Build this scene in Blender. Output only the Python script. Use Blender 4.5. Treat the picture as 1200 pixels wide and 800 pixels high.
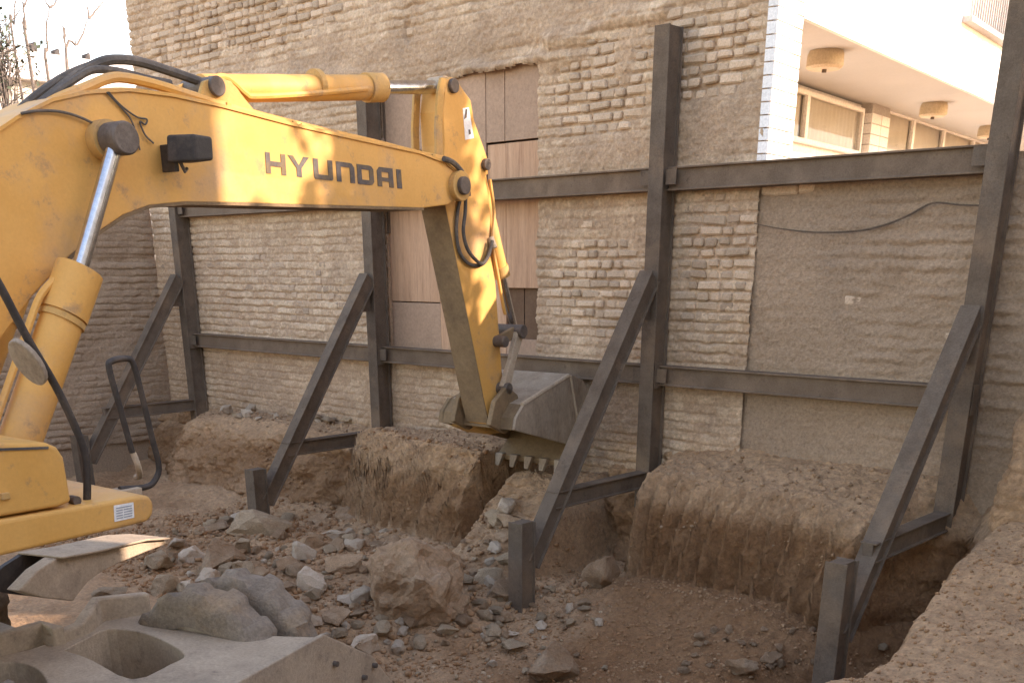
import bpy, bmesh, math, random
import numpy as np
from mathutils import Vector, Matrix
R = math.radians
rng = random.Random(7)
NR = np.random.RandomState(11)
scene = bpy.context.scene
for o in list(bpy.data.objects): bpy.data.objects.remove(o)

# ------------------------------------------------------------------ camera, sky, sun, exposure
# the photograph is the top half of an upright phone picture: the optical axis meets its lower edge
FPX, PITCH, YAW = 1230.0, R(21.5), R(42.2)
cd = bpy.data.cameras.new('camera'); cam = bpy.data.objects.new('camera', cd)
scene.collection.objects.link(cam); scene.camera = cam
cam.rotation_euler = (math.pi/2 - PITCH, 0, YAW)
cam.location = (0, 0, 0)
cd.sensor_fit = 'HORIZONTAL'; cd.sensor_width = 36.0
cd.lens = FPX/1200*36; cd.shift_y = 400/1200; cd.clip_start = .05; cd.clip_end = 2000
scene.render.resolution_x = 1024; scene.render.resolution_y = 682
SUN_AZ, SUN_EL = R(27), R(23)
w = bpy.data.worlds.new('World'); scene.world = w; w.use_nodes = True
nt = w.node_tree; bg = nt.nodes['Background']
sky = nt.nodes.new('ShaderNodeTexSky'); sky.sky_type = 'NISHITA'; sky.sun_disc = False
sky.sun_elevation = SUN_EL; sky.sun_rotation = math.pi/2 - SUN_AZ
sky.air_density = 1.2; sky.dust_density = 1.5; sky.ozone_density = 1.0; sky.altitude = 1200
nt.links.new(sky.outputs[0], bg.inputs[0]); bg.inputs[1].default_value = .15
sd = bpy.data.lights.new('sun', 'SUN'); sun = bpy.data.objects.new('sun', sd)
scene.collection.objects.link(sun); sd.energy = 2.0; sd.angle = R(.53); sd.color = (1, .97, .93)
S = Vector((math.cos(SUN_EL)*math.cos(SUN_AZ), math.cos(SUN_EL)*math.sin(SUN_AZ), math.sin(SUN_EL)))
sun.rotation_euler = S.to_track_quat('Z', 'Y').to_euler(); sun.location = (10, 6, 12)
vs = scene.view_settings
vs.view_transform = 'Standard'; vs.look = 'None'; vs.gamma = 1; vs.exposure = 2.35
vs.use_white_balance = True; vs.white_balance_temperature = 8100; vs.white_balance_tint = 22

# ------------------------------------------------------------------ pixels -> directions
_h = np.array([-math.sin(YAW), math.cos(YAW), 0]); _r = np.array([math.cos(YAW), math.sin(YAW), 0]); _z = np.array([0, 0, 1.])
_F = math.cos(PITCH)*_h - math.sin(PITCH)*_z; _U = math.sin(PITCH)*_h + math.cos(PITCH)*_z
def ray(x, y): return _F*FPX + _r*(x-600) + _U*(800-y)
def onY(x, y, Y): d = ray(x, y); return d*Y/d[1]
def onX(x, y, X): d = ray(x, y); return d*X/d[0]
def onZ(x, y, Z): d = ray(x, y); return d*Z/d[2]
def onP(x, y, p, n):
    d = ray(x, y); n = np.array(n, float); return d*(np.array(p, float) @ n)/(d @ n)
def topx(p):
    p = np.array(p, float); d = p @ _F
    return 600 + FPX*(p @ _r)/d, 800 - FPX*(p @ _U)/d, d

# ------------------------------------------------------------------ noise
def _hash(i, j, k, s):
    n = (i*374761393 + j*668265263 + k*2147483647 + s*1274126177) & 0xffffffff
    n = ((n ^ (n >> 13))*1274126177) & 0xffffffff
    n = ((n ^ (n >> 16))*2246822519) & 0xffffffff
    return ((n ^ (n >> 15)) & 0xffff)/65535.0
def vnoise(x, y, z=0, s=0):
    x = np.asarray(x, float); y = np.asarray(y, float); z = np.zeros_like(x) + z
    i, j, k = np.floor(x).astype(np.int64), np.floor(y).astype(np.int64), np.floor(z).astype(np.int64)
    fx, fy, fz = x-i, y-j, z-k
    fx, fy, fz = fx*fx*(3-2*fx), fy*fy*(3-2*fy), fz*fz*(3-2*fz)
    o = 0
    for a in (0, 1):
        for b in (0, 1):
            for c in (0, 1):
                o = o + _hash(i+a, j+b, k+c, s)*(fx if a else 1-fx)*(fy if b else 1-fy)*(fz if c else 1-fz)
    return o*2-1
def fbm(x, y, z=0, s=0, o=4, g=.5):
    t = 0; a = 1; n = 0
    for q in range(o):
        m = 2.03**q
        t = t + a*vnoise(np.asarray(x)*m, np.asarray(y)*m, np.asarray(z)*m, s+q*17); n += a; a *= g
    return t/n
def sstep(a, b, x): t = np.clip((np.asarray(x, float)-a)/(b-a), 0, 1); return t*t*(3-2*t)

# ------------------------------------------------------------------ materials
MATS = {}
def mat(name, c1, c2, scale=4, rough=.85, bump=.3, bscale=60, metal=0, c3=None, stain=1.2, attr=None, rnd=0, stretch=(1, 1, 1), spec=.3, bdist=.01, grain=.55, c4=None):
    m = bpy.data.materials.new(name); m.use_nodes = True; MATS[name] = m
    t = m.node_tree; N = t.nodes; L = t.links; b = N['Principled BSDF']
    tc = N.new('ShaderNodeTexCoord'); mp = N.new('ShaderNodeMapping'); mp.inputs['Scale'].default_value = stretch
    L.new(tc.outputs['Object'], mp.inputs[0])
    def noise(sc, det=6, ro=.6):
        n = N.new('ShaderNodeTexNoise'); n.inputs['Scale'].default_value = sc; n.inputs['Detail'].default_value = det; n.inputs['Roughness'].default_value = ro
        L.new(mp.outputs[0], n.inputs['Vector']); return n.outputs['Fac']
    def ramp(f, a, bb):
        r = N.new('ShaderNodeMapRange'); r.inputs[1].default_value = a; r.inputs[2].default_value = bb; L.new(f, r.inputs[0]); return r.outputs[0]
    def mix(f, A, B, mode='MIX'):
        x = N.new('ShaderNodeMix'); x.data_type = 'RGBA'; x.blend_type = mode
        if isinstance(f, float): x.inputs[0].default_value = f
        else: L.new(f, x.inputs[0])
        for s, v in ((6, A), (7, B)):
            if isinstance(v, tuple): x.inputs[s].default_value = (*v, 1)
            else: L.new(v, x.inputs[s])
        return x.outputs[2]
    col = mix(ramp(noise(scale), .32, .68), c1, c2)
    if attr:
        a = N.new('ShaderNodeAttribute'); a.attribute_name = attr; col = mix(a.outputs['Fac'], col, c3)
    elif c3: col = mix(ramp(noise(stain, 8, .65), .5, .72), col, c3)
    if attr and c4: col = mix(ramp(noise(stain, 8, .65), .5, .74), col, c4)
    elif c4: col = mix(ramp(noise(stain*4, 10, .75), .57, .72), col, c4)
    fine = noise(bscale*.9, 8, .75)
    col = mix(grain, col, mix(ramp(fine, .25, .75), (.5, .5, .5), (1.42, 1.42, 1.42)), 'MULTIPLY')
    if rnd:
        oi = N.new('ShaderNodeObjectInfo'); a2 = N.new('ShaderNodeAttribute'); a2.attribute_name = 'rnd'
        ad = N.new('ShaderNodeMath'); ad.operation = 'ADD'; L.new(oi.outputs['Random'], ad.inputs[0]); L.new(a2.outputs['Fac'], ad.inputs[1])
        fr = N.new('ShaderNodeMath'); fr.operation = 'FRACT'; L.new(ad.outputs[0], fr.inputs[0])
        v = N.new('ShaderNodeMapRange'); v.inputs[3].default_value = 1-rnd; v.inputs[4].default_value = 1+rnd*.7; L.new(fr.outputs[0], v.inputs[0])
        cc = N.new('ShaderNodeCombineColor')
        for k in range(3): L.new(v.outputs[0], cc.inputs[k])
        col = mix(1.0, col, cc.outputs[0], 'MULTIPLY')
    L.new(col, b.inputs['Base Color'])
    rr = N.new('ShaderNodeMapRange'); rr.inputs[3].default_value = max(rough-.12, 0); rr.inputs[4].default_value = min(rough+.12, 1)
    L.new(noise(scale*3), rr.inputs[0]); L.new(rr.outputs[0], b.inputs['Roughness'])
    b.inputs['Metallic'].default_value = metal; b.inputs['Specular IOR Level'].default_value = spec
    if bump:
        bp = N.new('ShaderNodeBump'); bp.inputs['Strength'].default_value = bump; bp.inputs['Distance'].default_value = bdist
        L.new(noise(bscale, 8, .7), bp.inputs['Height']); L.new(bp.outputs[0], b.inputs['Normal'])
    return m
mat('mud', (.44, .292, .188), (.545, .376, .248), 2.5, .95, 1, 45, c3=(.70, .515, .352), attr='br', c4=(.365, .25, .168), stain=.9, bdist=.018, grain=.85)
mat('mud_grey', (.365, .252, .167), (.45, .316, .213), 2.2, .95, 1, 50, c3=(.305, .214, .146), stain=1.1, bdist=.018, grain=.85)
mat('brick', (.57, .42, .295), (.65, .49, .35), 6, .95, .8, 70, c3=(.45, .305, .205), stain=2.5, rnd=.25, grain=.7)
mat('brick_brown', (.49, .35, .245), (.58, .425, .30), 5, .95, .9, 70, c3=(.40, .28, .195), stain=2, rnd=.25, grain=.7)
mat('soil', (.475, .285, .157), (.595, .37, .213), 2.2, .97, 1, 24, c3=(.275, .13, .055), attr='red', bdist=.05, grain=.9)
mat('clod', (.33, .175, .086), (.42, .24, .125), 6, .97, 1, 40, c3=(.44, .285, .168), stain=3, bdist=.015)
mat('stone', (.45, .315, .195), (.55, .40, .262), 5, .95, 1, 45, c3=(.40, .245, .135), stain=3, rnd=.22, bdist=.025, grain=.85)
mat('stone_pale', (.50, .38, .27), (.59, .46, .34), 5, .93, .9, 45, c3=(.42, .275, .17), stain=3, rnd=.18, bdist=.015)
mat('stone_brown', (.38, .228, .126), (.48, .305, .182), 4, .95, 1, 38, c3=(.50, .36, .24), stain=2.5, rnd=.2, bdist=.025, grain=.85)
mat('steel', (.112, .080, .057), (.158, .118, .087), 7, .82, .5, 90, metal=0, c3=(.225, .152, .10), stain=3, spec=.15, c4=(.066, .047, .034))
mat('steel_warm', (.145, .098, .066), (.186, .131, .092), 6, .82, .4, 90, metal=0, c3=(.235, .16, .108), stain=3, spec=.15, c4=(.088, .06, .042))
mat('yellow', (.62, .312, .078), (.68, .36, .105), 2.5, .55, .08, 60, c3=(.48, .29, .15), stain=1.5, spec=.3, grain=.16, c4=(.32, .19, .10))
mat('yellow_dusty', (.50, .30, .12), (.56, .31, .09), 3, .75, .2, 70, c3=(.33, .22, .13), stain=4, grain=.3, c4=(.22, .14, .08))
mat('mud_and_shade', (.19, .122, .065), (.255, .168, .092), 5, .9, .6, 50, c3=(.14, .092, .055), stain=3)  # mud brown that also carries the shade of undersides and the bucket's inside
mat('dust_steel', (.40, .305, .213), (.48, .372, .265), 3.5, .92, .6, 60, c3=(.29, .222, .162), stain=2.5, c4=(.21, .16, .118))
mat('bucket_steel', (.285, .215, .15), (.40, .315, .232), 5, .78, .6, 60, metal=.05, c3=(.19, .12, .072), stain=3, stretch=(1, 1, .5), grain=.7)
mat('chrome', (.55, .55, .56), (.68, .68, .68), 8, .22, .02, 40, metal=1, spec=.5)
mat('rubber', (.075, .066, .058), (.115, .10, .088), 8, .8, .3, 80, c3=(.20, .155, .115), stain=4)
mat('tyre', (.235, .178, .128), (.33, .258, .192), 9, .93, .9, 45, c3=(.40, .272, .165), stain=3, bdist=.02, grain=.8)
mat('black_steel', (.035, .028, .024), (.06, .048, .04), 10, .6, .3, 60, c3=(.11, .08, .06), stain=6)
mat('pin', (.11, .085, .07), (.17, .135, .11), 14, .6, .4, 60, metal=.3)
mat('letter', (.085, .07, .065), (.13, .105, .09), 25, .7, .1, 60, c3=(.22, .14, .06), stain=9)
mat('sticker', (.74, .73, .71), (.80, .79, .77), 10, .6, 0, 60)
mat('sticker_ink', (.28, .30, .33), (.36, .38, .40), 10, .6, 0, 60)
mat('board', (.49, .285, .172), (.58, .355, .225), 1.6, .85, .4, 30, c3=(.37, .20, .12), stain=3, stretch=(9, 9, .55), rnd=.08)
mat('board_grey', (.385, .25, .17), (.44, .29, .20), 1.6, .88, .3, 40, c3=(.33, .21, .142), stain=2, rnd=.06)
mat('hole_shade', (.13, .072, .042), (.17, .10, .06), 4, .95, .3, 40)  # darkness of the doorway hole put into the colour of the boards behind
mat('white_wall', (.74, .72, .69), (.80, .785, .755), 1.5, .85, .1, 40, c3=(.68, .64, .60), stain=1)
mat('white_brick', (.78, .76, .73), (.83, .815, .79), 6, .8, .2, 60, rnd=.08)
mat('joint', (.38, .35, .32), (.45, .42, .39), 8, .9, .2, 60)
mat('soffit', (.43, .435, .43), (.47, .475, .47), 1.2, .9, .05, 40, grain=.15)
mat('frame', (.74, .725, .70), (.79, .775, .755), 3, .6, 0, 40)
mat('curtain', (.62, .57, .51), (.70, .645, .58), 3, .9, .1, 60, grain=.2)
mat('lamp_body', (.47, .375, .255), (.53, .43, .30), 8, .6, .05, 60)
mat('metal_rail', (.40, .37, .35), (.48, .45, .43), 6, .5, .05, 60)
mat('beige_wall', (.52, .46, .38), (.58, .51, .43), 1.5, .9, .2, 30)
mat('bark', (.16, .125, .10), (.23, .185, .155), 12, .9, .5, 60)
mat('leaf', (.10, .085, .045), (.15, .12, .06), 8, .7, 0, 40)
mat('evergreen', (.045, .06, .03), (.075, .085, .045), 8, .7, 0, 40)
g = bpy.data.materials.new('glass'); g.use_nodes = True; MATS['glass'] = g
t = g.node_tree; t.nodes.remove(t.nodes['Principled BSDF'])
tr = t.nodes.new('ShaderNodeBsdfTransparent'); tr.inputs[0].default_value = (.8, .79, .77, 1); gl = t.nodes.new('ShaderNodeBsdfGlossy'); gl.inputs['Roughness'].default_value = .03
fr = t.nodes.new('ShaderNodeFresnel'); fr.inputs[0].default_value = 1.22; mx = t.nodes.new('ShaderNodeMixShader')
for a, b in ((fr.outputs[0], mx.inputs[0]), (tr.outputs[0], mx.inputs[1]), (gl.outputs[0], mx.inputs[2]), (mx.outputs[0], t.nodes['Material Output'].inputs[0])): t.links.new(a, b)

# ------------------------------------------------------------------ builders
COL = scene.collection
def mkobj(name, me, m, parent=None, smooth=False, **props):
    o = bpy.data.objects.new(name, me); COL.objects.link(o)
    if m and not me.materials: me.materials.append(MATS[m])
    if smooth: me.shade_smooth()
    if parent: o.parent = parent
    for k, v in props.items(): o[k] = v
    return o
def root(name, label, cat, loc=(0, 0, 0), rz=0, group=None):
    o = bpy.data.objects.new(name, None); COL.objects.link(o); o.location = loc; o.rotation_euler = (0, 0, rz)
    o.empty_display_size = .1; o['label'] = label; o['category'] = cat
    if group: o['group'] = group
    return o
class MB:
    def __init__(s): s.v = []; s.f = []
    def add(s, vs, fs):
        n = len(s.v); s.v += [tuple(map(float, p)) for p in vs]; s.f += [tuple(i+n for i in f) for f in fs]; return s
    def box(s, a, b):
        x0, y0, z0 = a; x1, y1, z1 = b
        return s.add([(x0, y0, z0), (x1, y0, z0), (x1, y1, z0), (x0, y1, z0), (x0, y0, z1), (x1, y0, z1), (x1, y1, z1), (x0, y1, z1)],
                     [(3, 2, 1, 0), (4, 5, 6, 7), (0, 1, 5, 4), (1, 2, 6, 5), (2, 3, 7, 6), (3, 0, 4, 7)])
    def prism(s, A, B):           # two matching rings
        n = len(A); s.add(list(A)+list(B), [tuple(range(n))[::-1], tuple(range(n, 2*n))] + [(i, (i+1) % n, n+(i+1) % n, n+i) for i in range(n)]); return s
    def tube(s, path, rad, n=8, caps=True):
        P = [Vector(p) for p in path]; m = len(P)
        rads = rad if isinstance(rad, (list, tuple)) else [rad]*m
        up = None; rings = []
        for i in range(m):
            t_ = (P[min(i+1, m-1)]-P[max(i-1, 0)]).normalized()
            if up is None: up = t_.orthogonal()
            up = (up - t_*up.dot(t_)); up = up.normalized() if up.length > 1e-6 else t_.orthogonal().normalized()
            sd_ = t_.cross(up)
            rings.append([P[i] + (up*math.cos(2*math.pi*k/n) + sd_*math.sin(2*math.pi*k/n))*rads[i] for k in range(n)])
        vs_ = [p for r_ in rings for p in r_]
        fs = [(i*n+k, i*n+(k+1) % n, (i+1)*n+(k+1) % n, (i+1)*n+k) for i in range(m-1) for k in range(n)]
        if caps: fs += [tuple(range(n))[::-1], tuple((m-1)*n+k for k in range(n))]
        return s.add(vs_, fs)
    def cyl(s, a, b, r, n=20): return s.tube([a, b], r, n)
    def mesh(s, name):
        me = bpy.data.meshes.new(name); me.from_pydata(s.v, [], s.f); me.validate(); 
        bm = bmesh.new(); bm.from_mesh(me); bmesh.ops.recalc_face_normals(bm, faces=bm.faces); bm.to_mesh(me); bm.free(); return me
    def build(s, name, m, parent=None, bevel=0, smooth=False, seg=2, **props):
        me = s.mesh(name); o = mkobj(name, me, m, parent, **props)
        if smooth:
            me.shade_smooth(); 
            for e in me.edges: pass
            me.set_sharp_from_angle(angle=R(38))
        if bevel:
            bv = o.modifiers.new('bevel', 'BEVEL'); bv.width = bevel; bv.segments = seg; bv.limit_method = 'ANGLE'; bv.angle_limit = R(35)
        return o
def spline(P, k=8):
    P = [np.array(p, float) for p in P]; Q = [2*P[0]-P[1]] + P + [2*P[-1]-P[-2]]; out = []
    for i in range(1, len(Q)-2):
        for j in range(k):
            t = j/k; a, b, c, d = Q[i-1], Q[i], Q[i+1], Q[i+2]
            out.append(.5*((2*b) + (c-a)*t + (2*a-5*b+4*c-d)*t*t + (3*b-a-3*c+d)*t**3))
    return out + [P[-1]]
def ibeam(mb, p0, p1, fn, wd, dp, t=.013, inset=.022):
    """welded pair of I sections: flanges face +-fn, length p0 -> p1"""
    p0, p1, fn = Vector(p0), Vector(p1), Vector(fn).normalized(); ax = (p1-p0).normalized()
    fn = (fn - ax*fn.dot(ax)).normalized(); sd_ = ax.cross(fn); a, b, wi = wd/2, dp/2, wd/2-inset
    sec = [(-a, -b), (a, -b), (a, -b+t), (wi, -b+t), (wi, b-t), (a, b-t), (a, b), (-a, b), (-a, b-t), (-wi, b-t), (-wi, -b+t), (-a, -b+t)]
    return mb.prism([p0+sd_*u+fn*v for u, v in sec], [p1+sd_*u+fn*v for u, v in sec])

# ------------------------------------------------------------------ terrain
WY = 8.0
POSTX = [-12.75, -9.06, -5.46, -2.77]
def lerpx(X, xs, vs_): return np.interp(X, xs, vs_)
BX  = [-14, -12.9, -12.5, -12.0, -11, -10.0, -9.5, -9.2, -8.8, -8.2, -7.6, -6.98, -6.86, -6.2, -5.6, -5.35, -5.1, -4.4, -3.6, -3.1, -2.9, -2.6, -2.3]
ZT  = [-1.95, -1.95, -1.85, -1.71, -1.70, -1.70, -1.72, -1.70, -1.60, -1.565, -1.57, -1.58, -1.64, -1.66, -1.66, -1.66, -1.64, -1.61, -1.61, -1.66, -1.7, -1.62, -1.58]
YT  = [7.75, 7.72, 7.45, 7.25, 7.35, 7.42, 7.55, 7.70, 7.28, 7.12, 7.10, 7.16, 8.02, 8.02, 7.97, 7.95, 7.25, 7.26, 7.20, 7.12, 7.6, 7.9, 7.5]
YF  = [7.6, 7.55, 7.15, 6.92, 7.0, 7.1, 7.25, 7.52, 7.06, 6.92, 6.90, 6.95, 7.88, 7.88, 7.72, 7.70, 7.10, 7.10, 7.04, 6.96, 7.35, 7.7, 7.3]
ZF  = [-2.45, -2.5, -2.5, -2.48, -2.45, -2.45, -2.45, -2.5, -2.44, -2.42, -2.44, -2.48, -2.5, -2.48, -2.5, -2.5, -2.42, -2.36, -2.36, -2.5, -2.45, -2.4, -2.5]
ZWALL = lambda X: np.interp(X, [-14, -9, -8, -6.5, -5.4, -4.5, -2.5], [-1.72, -1.66, -1.58, -1.55, -1.50, -1.42, -1.44])
def terrain(X, Y):
    X = np.asarray(X, float); Y = np.asarray(Y, float)
    wx = X + .10*fbm(X*2.1, Y*2.1, 0, 5, 3); wy = Y + .09*fbm(X*2.3, Y*2.3, 3.3, 8, 3) + .03*fbm(X*9, Y*4, 1, 9, 2)
    zt, yt, yf, zf = (lerpx(wx, BX, a) for a in (ZT, YT, YF, ZF)); yt = np.minimum(yt + .13, 8.02); zt = zt + .05*fbm(X*1.4, Y*0, 0, 37, 3)
    # tooth grooves of the bucket on the cut faces
    gmask = np.maximum(sstep(-9.1, -8.7, X)*(1-sstep(-7.2, -6.9, X)), sstep(-5.25, -5.1, X)*(1-sstep(-3.4, -3.0, X)))
    gph = (X - np.where(X < -6, 1.1, .35)*(Y-7))/.17 + .8*vnoise(X*1.3, Y*0, 0, 31)
    groove = (np.abs((gph % 1)-.5)*2)
    groove = groove**.7; yt = yt + gmask*.15*(groove-.6); yf = yf + gmask*.13*(groove-.6)
    # pit floor, apron of fine soil, trench beside the right-hand frame
    fl = -2.58 + .09*fbm(X*.9, Y*.9, 0, 2, 4)
    fl = fl + .16*np.exp(-((X+7.6)/2.2)**2 - ((Y-6.0)/.75)**2)
    ap = np.interp(Y, [4.6, 5.4, 6.1, 6.9, 8], [-2.78, -2.72, -2.62, -2.42, -2.36])
    am = sstep(-5.4, -4.6, wx + .4*(7-Y))*(1-sstep(-3.3, -2.85, wx))
    fl = np.maximum(fl*(1-am)+ap*am + .03*fbm(X*5, Y*5, 0, 3, 3), fl-.2)
    tm = sstep(-3.3, -2.95, wx)*(1-sstep(-2.5, -2.2, wx))
    fl = fl*(1-tm) + (-2.75)*tm
    t = np.clip((wy-yf)/np.maximum(yt-yf, .05), 0, 1)
    face = zf + (zt-zf)*(1-(1-t)**1.7) + .05*fbm(X*3, Y*3, t*2, 33, 3)*np.sin(math.pi*t)
    topm = np.clip((wy-yt)/np.maximum(WY-yt, .05), 0, 1)
    zb = np.where(wy < yf, fl + (zf-fl)*sstep(.55, 0, yf-wy), np.where(wy < yt, face, zt + (ZWALL(X)-zt)*topm))
    heap = -1.79 - .75*np.maximum(7.42-wy, 0) + .05*fbm(X*3, Y*3, 0, 36, 3); hm = sstep(-7.0, -6.7, wx)*(1-sstep(-6.0, -5.7, wx)); zb = np.where(hm > 0, np.maximum(zb, heap*hm + (-2.7)*(1-hm)), zb)
    # plateau on the right where the photographer stands
    ed = np.interp(Y, [-30, -2, 0, 2, 4.0, 4.7, 5.2, 5.8, 6.6, 7.3, 8.2], [-1.6, -1.6, -1.6, -1.75, -1.95, -1.97, -2.02, -2.18, -2.30, -2.36, -2.38]) + .07*fbm(Y*2.2, X*2.2, 0, 21, 3)
    pm = sstep(-.10, .10, X-ed)
    zp = np.interp(Y, [-30, 0, 3, 4.7, 6, 7, 8], [-1.62, -1.62, -1.62, -1.84, -1.78, -1.66, -1.48]) + np.interp(X, [-2.4, -1.6, -.5], [-.06, .08, .1]) + .05*fbm(X*1.7, Y*1.7, 0, 23, 4)
    z = zb*(1-pm) + zp*pm
    # back and far side of the pit
    bm_ = np.maximum(1-sstep(-.9, -.3, Y + .3*fbm(X, Y, 0, 41, 2)), 1-sstep(-14.6, -14.1, X))
    z = z*(1-bm_) + (-1.6 + .04*fbm(X*.6, Y*.6, 0, 42, 3))*bm_
    rough = .035*fbm(X*4.5, Y*4.5, z*4.5, 51, 5, .62) + .024*np.abs(fbm(X*13, Y*13, z*13, 52, 3)) + .012*vnoise(X*27, Y*27, z*27, 53)
    return z + rough
def nonuni(segs):
    o = []
    for a, b, st in segs: o += list(np.arange(a, b-1e-6, st))
    return np.array(o + [segs[-1][1]])
gx = nonuni([(-70, -20, 5), (-20, -14, .5), (-14, -9.4, .025), (-9.4, -1.2, .018), (-1.2, 1, .06), (1, 6, .4), (6, 60, 6)])
gy = nonuni([(-60, -4, 4), (-4, 2.5, .15), (2.5, 4.6, .06), (4.6, 6.28, .022)])
fy = np.linspace(6.3, 8.06, 420)
FX, FYg = np.meshgrid(gx, fy); FZ = terrain(FX, FYg)
NRW = 230; TY = np.zeros((NRW, len(gx))); TZ = np.zeros((NRW, len(gx)))
for j in range(len(gx)):          # rows spread evenly along each profile, so that the steep cuts are as finely divided as the flats
    ds = np.hypot(np.diff(fy), np.diff(FZ[:, j])*.8); cs = np.concatenate([[0], np.cumsum(ds)]); q_ = np.linspace(0, cs[-1], NRW)
    TY[:, j] = np.interp(q_, cs, fy); TZ[:, j] = np.interp(q_, cs, FZ[:, j])
for _ in range(3):                # even out neighbouring columns
    TY[:, 1:-1] = .25*TY[:, :-2] + .5*TY[:, 1:-1] + .25*TY[:, 2:]
GX, GY = np.meshgrid(gx, gy); GZ = terrain(GX, GY)
TX_ = np.meshgrid(gx, np.arange(NRW))[0]; TZ = terrain(TX_, TY)
GX = np.vstack([GX, TX_]); GY = np.vstack([GY, TY]); GZ = np.vstack([GZ, TZ])
def grid_faces(ny, nx, off=0):
    i = np.arange(ny-1)[:, None]*nx + np.arange(nx-1)[None, :]
    return np.stack([i, i+1, i+nx+1, i+nx], -1).reshape(-1, 4)+off
def np_mesh(name, V, Fc, attrs=None):
    me = bpy.data.meshes.new(name); V = np.ascontiguousarray(V, dtype=np.float32); Fc = np.asarray(Fc, dtype=np.int32); k = Fc.shape[1]
    me.vertices.add(len(V)); me.vertices.foreach_set('co', V.ravel()); me.loops.add(Fc.size); me.loops.foreach_set('vertex_index', Fc.ravel())
    me.polygons.add(len(Fc)); me.polygons.foreach_set('loop_start', np.arange(0, Fc.size, k, dtype=np.int32)); me.update(calc_edges=True)
    for n_, a in (attrs or {}).items():
        at = me.attributes.new(n_, 'FLOAT', 'POINT'); at.data.foreach_set('value', np.asarray(a, np.float32).ravel())
    me.validate(); return me
# horizontal crumbling of the cut faces so that they are more than a height field
dz_, dy_ = np.abs(np.gradient(GZ, axis=0)), np.abs(np.gradient(GY, axis=0))+1e-6; sl = np.clip((dz_/np.hypot(dz_, dy_)-.35)/.5, 0, 1)
for _ in range(4): sl[1:-1] = (sl[:-2]+2*sl[1:-1]+sl[2:])/4; sl[:, 1:-1] = (sl[:, :-2]+2*sl[:, 1:-1]+sl[:, 2:])/4
cutm = 1-.85*sstep(-6.98, -6.88, GX)*(1-sstep(-6.1, -5.9, GX))*sstep(7.3, 7.5, GY)
gm2 = np.maximum(sstep(-9.1, -8.7, GX)*(1-sstep(-7.2, -6.9, GX)), sstep(-5.25, -5.1, GX)*(1-sstep(-3.4, -3.0, GX)))
cutm = cutm*(1-.62*gm2)
GY2 = GY + cutm*sl*(-.09*(1-np.abs(fbm(GX*1.7, GZ*2.6, GY, 64, 3))*2.4)*sstep(-1.62, -1.85, GZ) + .13*fbm(GX*3.5, GZ*4.5, GY*2, 61, 5, .62) + .075*(np.abs(fbm(GX*7, GZ*8, GY*5, 63, 4, .65))-.2) + .022*vnoise(GX*26, GZ*26, GY*12, 65)); GX2 = GX + sl*.04*fbm(GX*6, GZ*6, GY*3, 62, 3)
GZ2 = GZ
# redder freshly dug soil on the apron and the cuts, paler trodden soil elsewhere
red = (sstep(-5.6, -4.6, GX + .5*fbm(GX, GY, 0, 70, 3))*(1-sstep(-2.5, -2.2, GX))*(1-sstep(-1.9, -1.72, GZ)))*(.85 + .3*fbm(GX*1.5, GY*1.5, GZ, 72, 3))
red = np.maximum(red, .85*(1-sstep(-2.0, -1.76, GZ))*sstep(.3, .9, sl)*(.7+.5*fbm(GX*2, GY*2, GZ*2, 73, 3)))
red = np.maximum(red, .5*sstep(-.1, .5, fbm(GX*1.1, GY*1.1, 0, 74, 4))*(1-sstep(-2.3, -2.1, GZ))*sstep(4, 5, GY))
ground = mkobj('ground', np_mesh('ground', np.stack([GX2, GY2, GZ2], -1).reshape(-1, 3), grid_faces(*GX.shape), {'red': np.clip(red, 0, 1)}), 'soil', smooth=True, kind='structure')
def pick(x, y, z0=-1.2, z1=-3):
    d = ray(x, y); ts = np.linspace(z0/d[2], z1/d[2], 600) if d[2] < 0 else []
    P = d[None, :]*np.array(ts)[:, None]; zt = terrain(P[:, 0], P[:, 1]); k = np.argmax(P[:, 2] < zt); return P[k]
yard = MB(); yard.add([(-70, 8.05, -1.62), (60, 8.05, -1.62), (60, 90, -1.62), (-70, 90, -1.62)], [(0, 1, 2, 3)])
yard.build('yard_ground', 'soil', kind='structure')

# ------------------------------------------------------------------ masonry
BH = .083
def brick_mesh(l, h, d, seed, jit=.0085):
    r = random.Random(seed); bm = bmesh.new(); bmesh.ops.create_cube(bm, size=1)
    for v in bm.verts:
        v.co.x = v.co.x*l + r.uniform(-jit, jit)*1.3; v.co.z = v.co.z*h + r.uniform(-jit, jit); v.co.y = v.co.y*d + r.uniform(-jit, jit)*.6
    front = [e for e in bm.edges if sum(v.co.y for v in e.verts)/2 < 0 or True]
    bmesh.ops.bevel(bm, geom=front, offset=.013, segments=1, affect='EDGES', profile=.6)
    me = bpy.data.meshes.new('brick'); bm.to_mesh(me); bm.free(); return me
def mask_poly(X, Z, blobs):
    m = np.zeros_like(np.asarray(X, float))
    for (x, z, rx, rz, a) in blobs: m = np.maximum(m, a*np.exp(-(((X-x)/rx)**2 + ((Z-z)/rz)**2)**2))
    return m
def pb(x, y, rx, ry, a):   # blob given round a photo pixel on the wall
    p = onY(x, y, WY); q = onY(x+rx, y, WY); s = onY(x, y-ry, WY); return (p[0], p[2], abs(q[0]-p[0]), abs(s[2]-p[2]), a)
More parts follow.
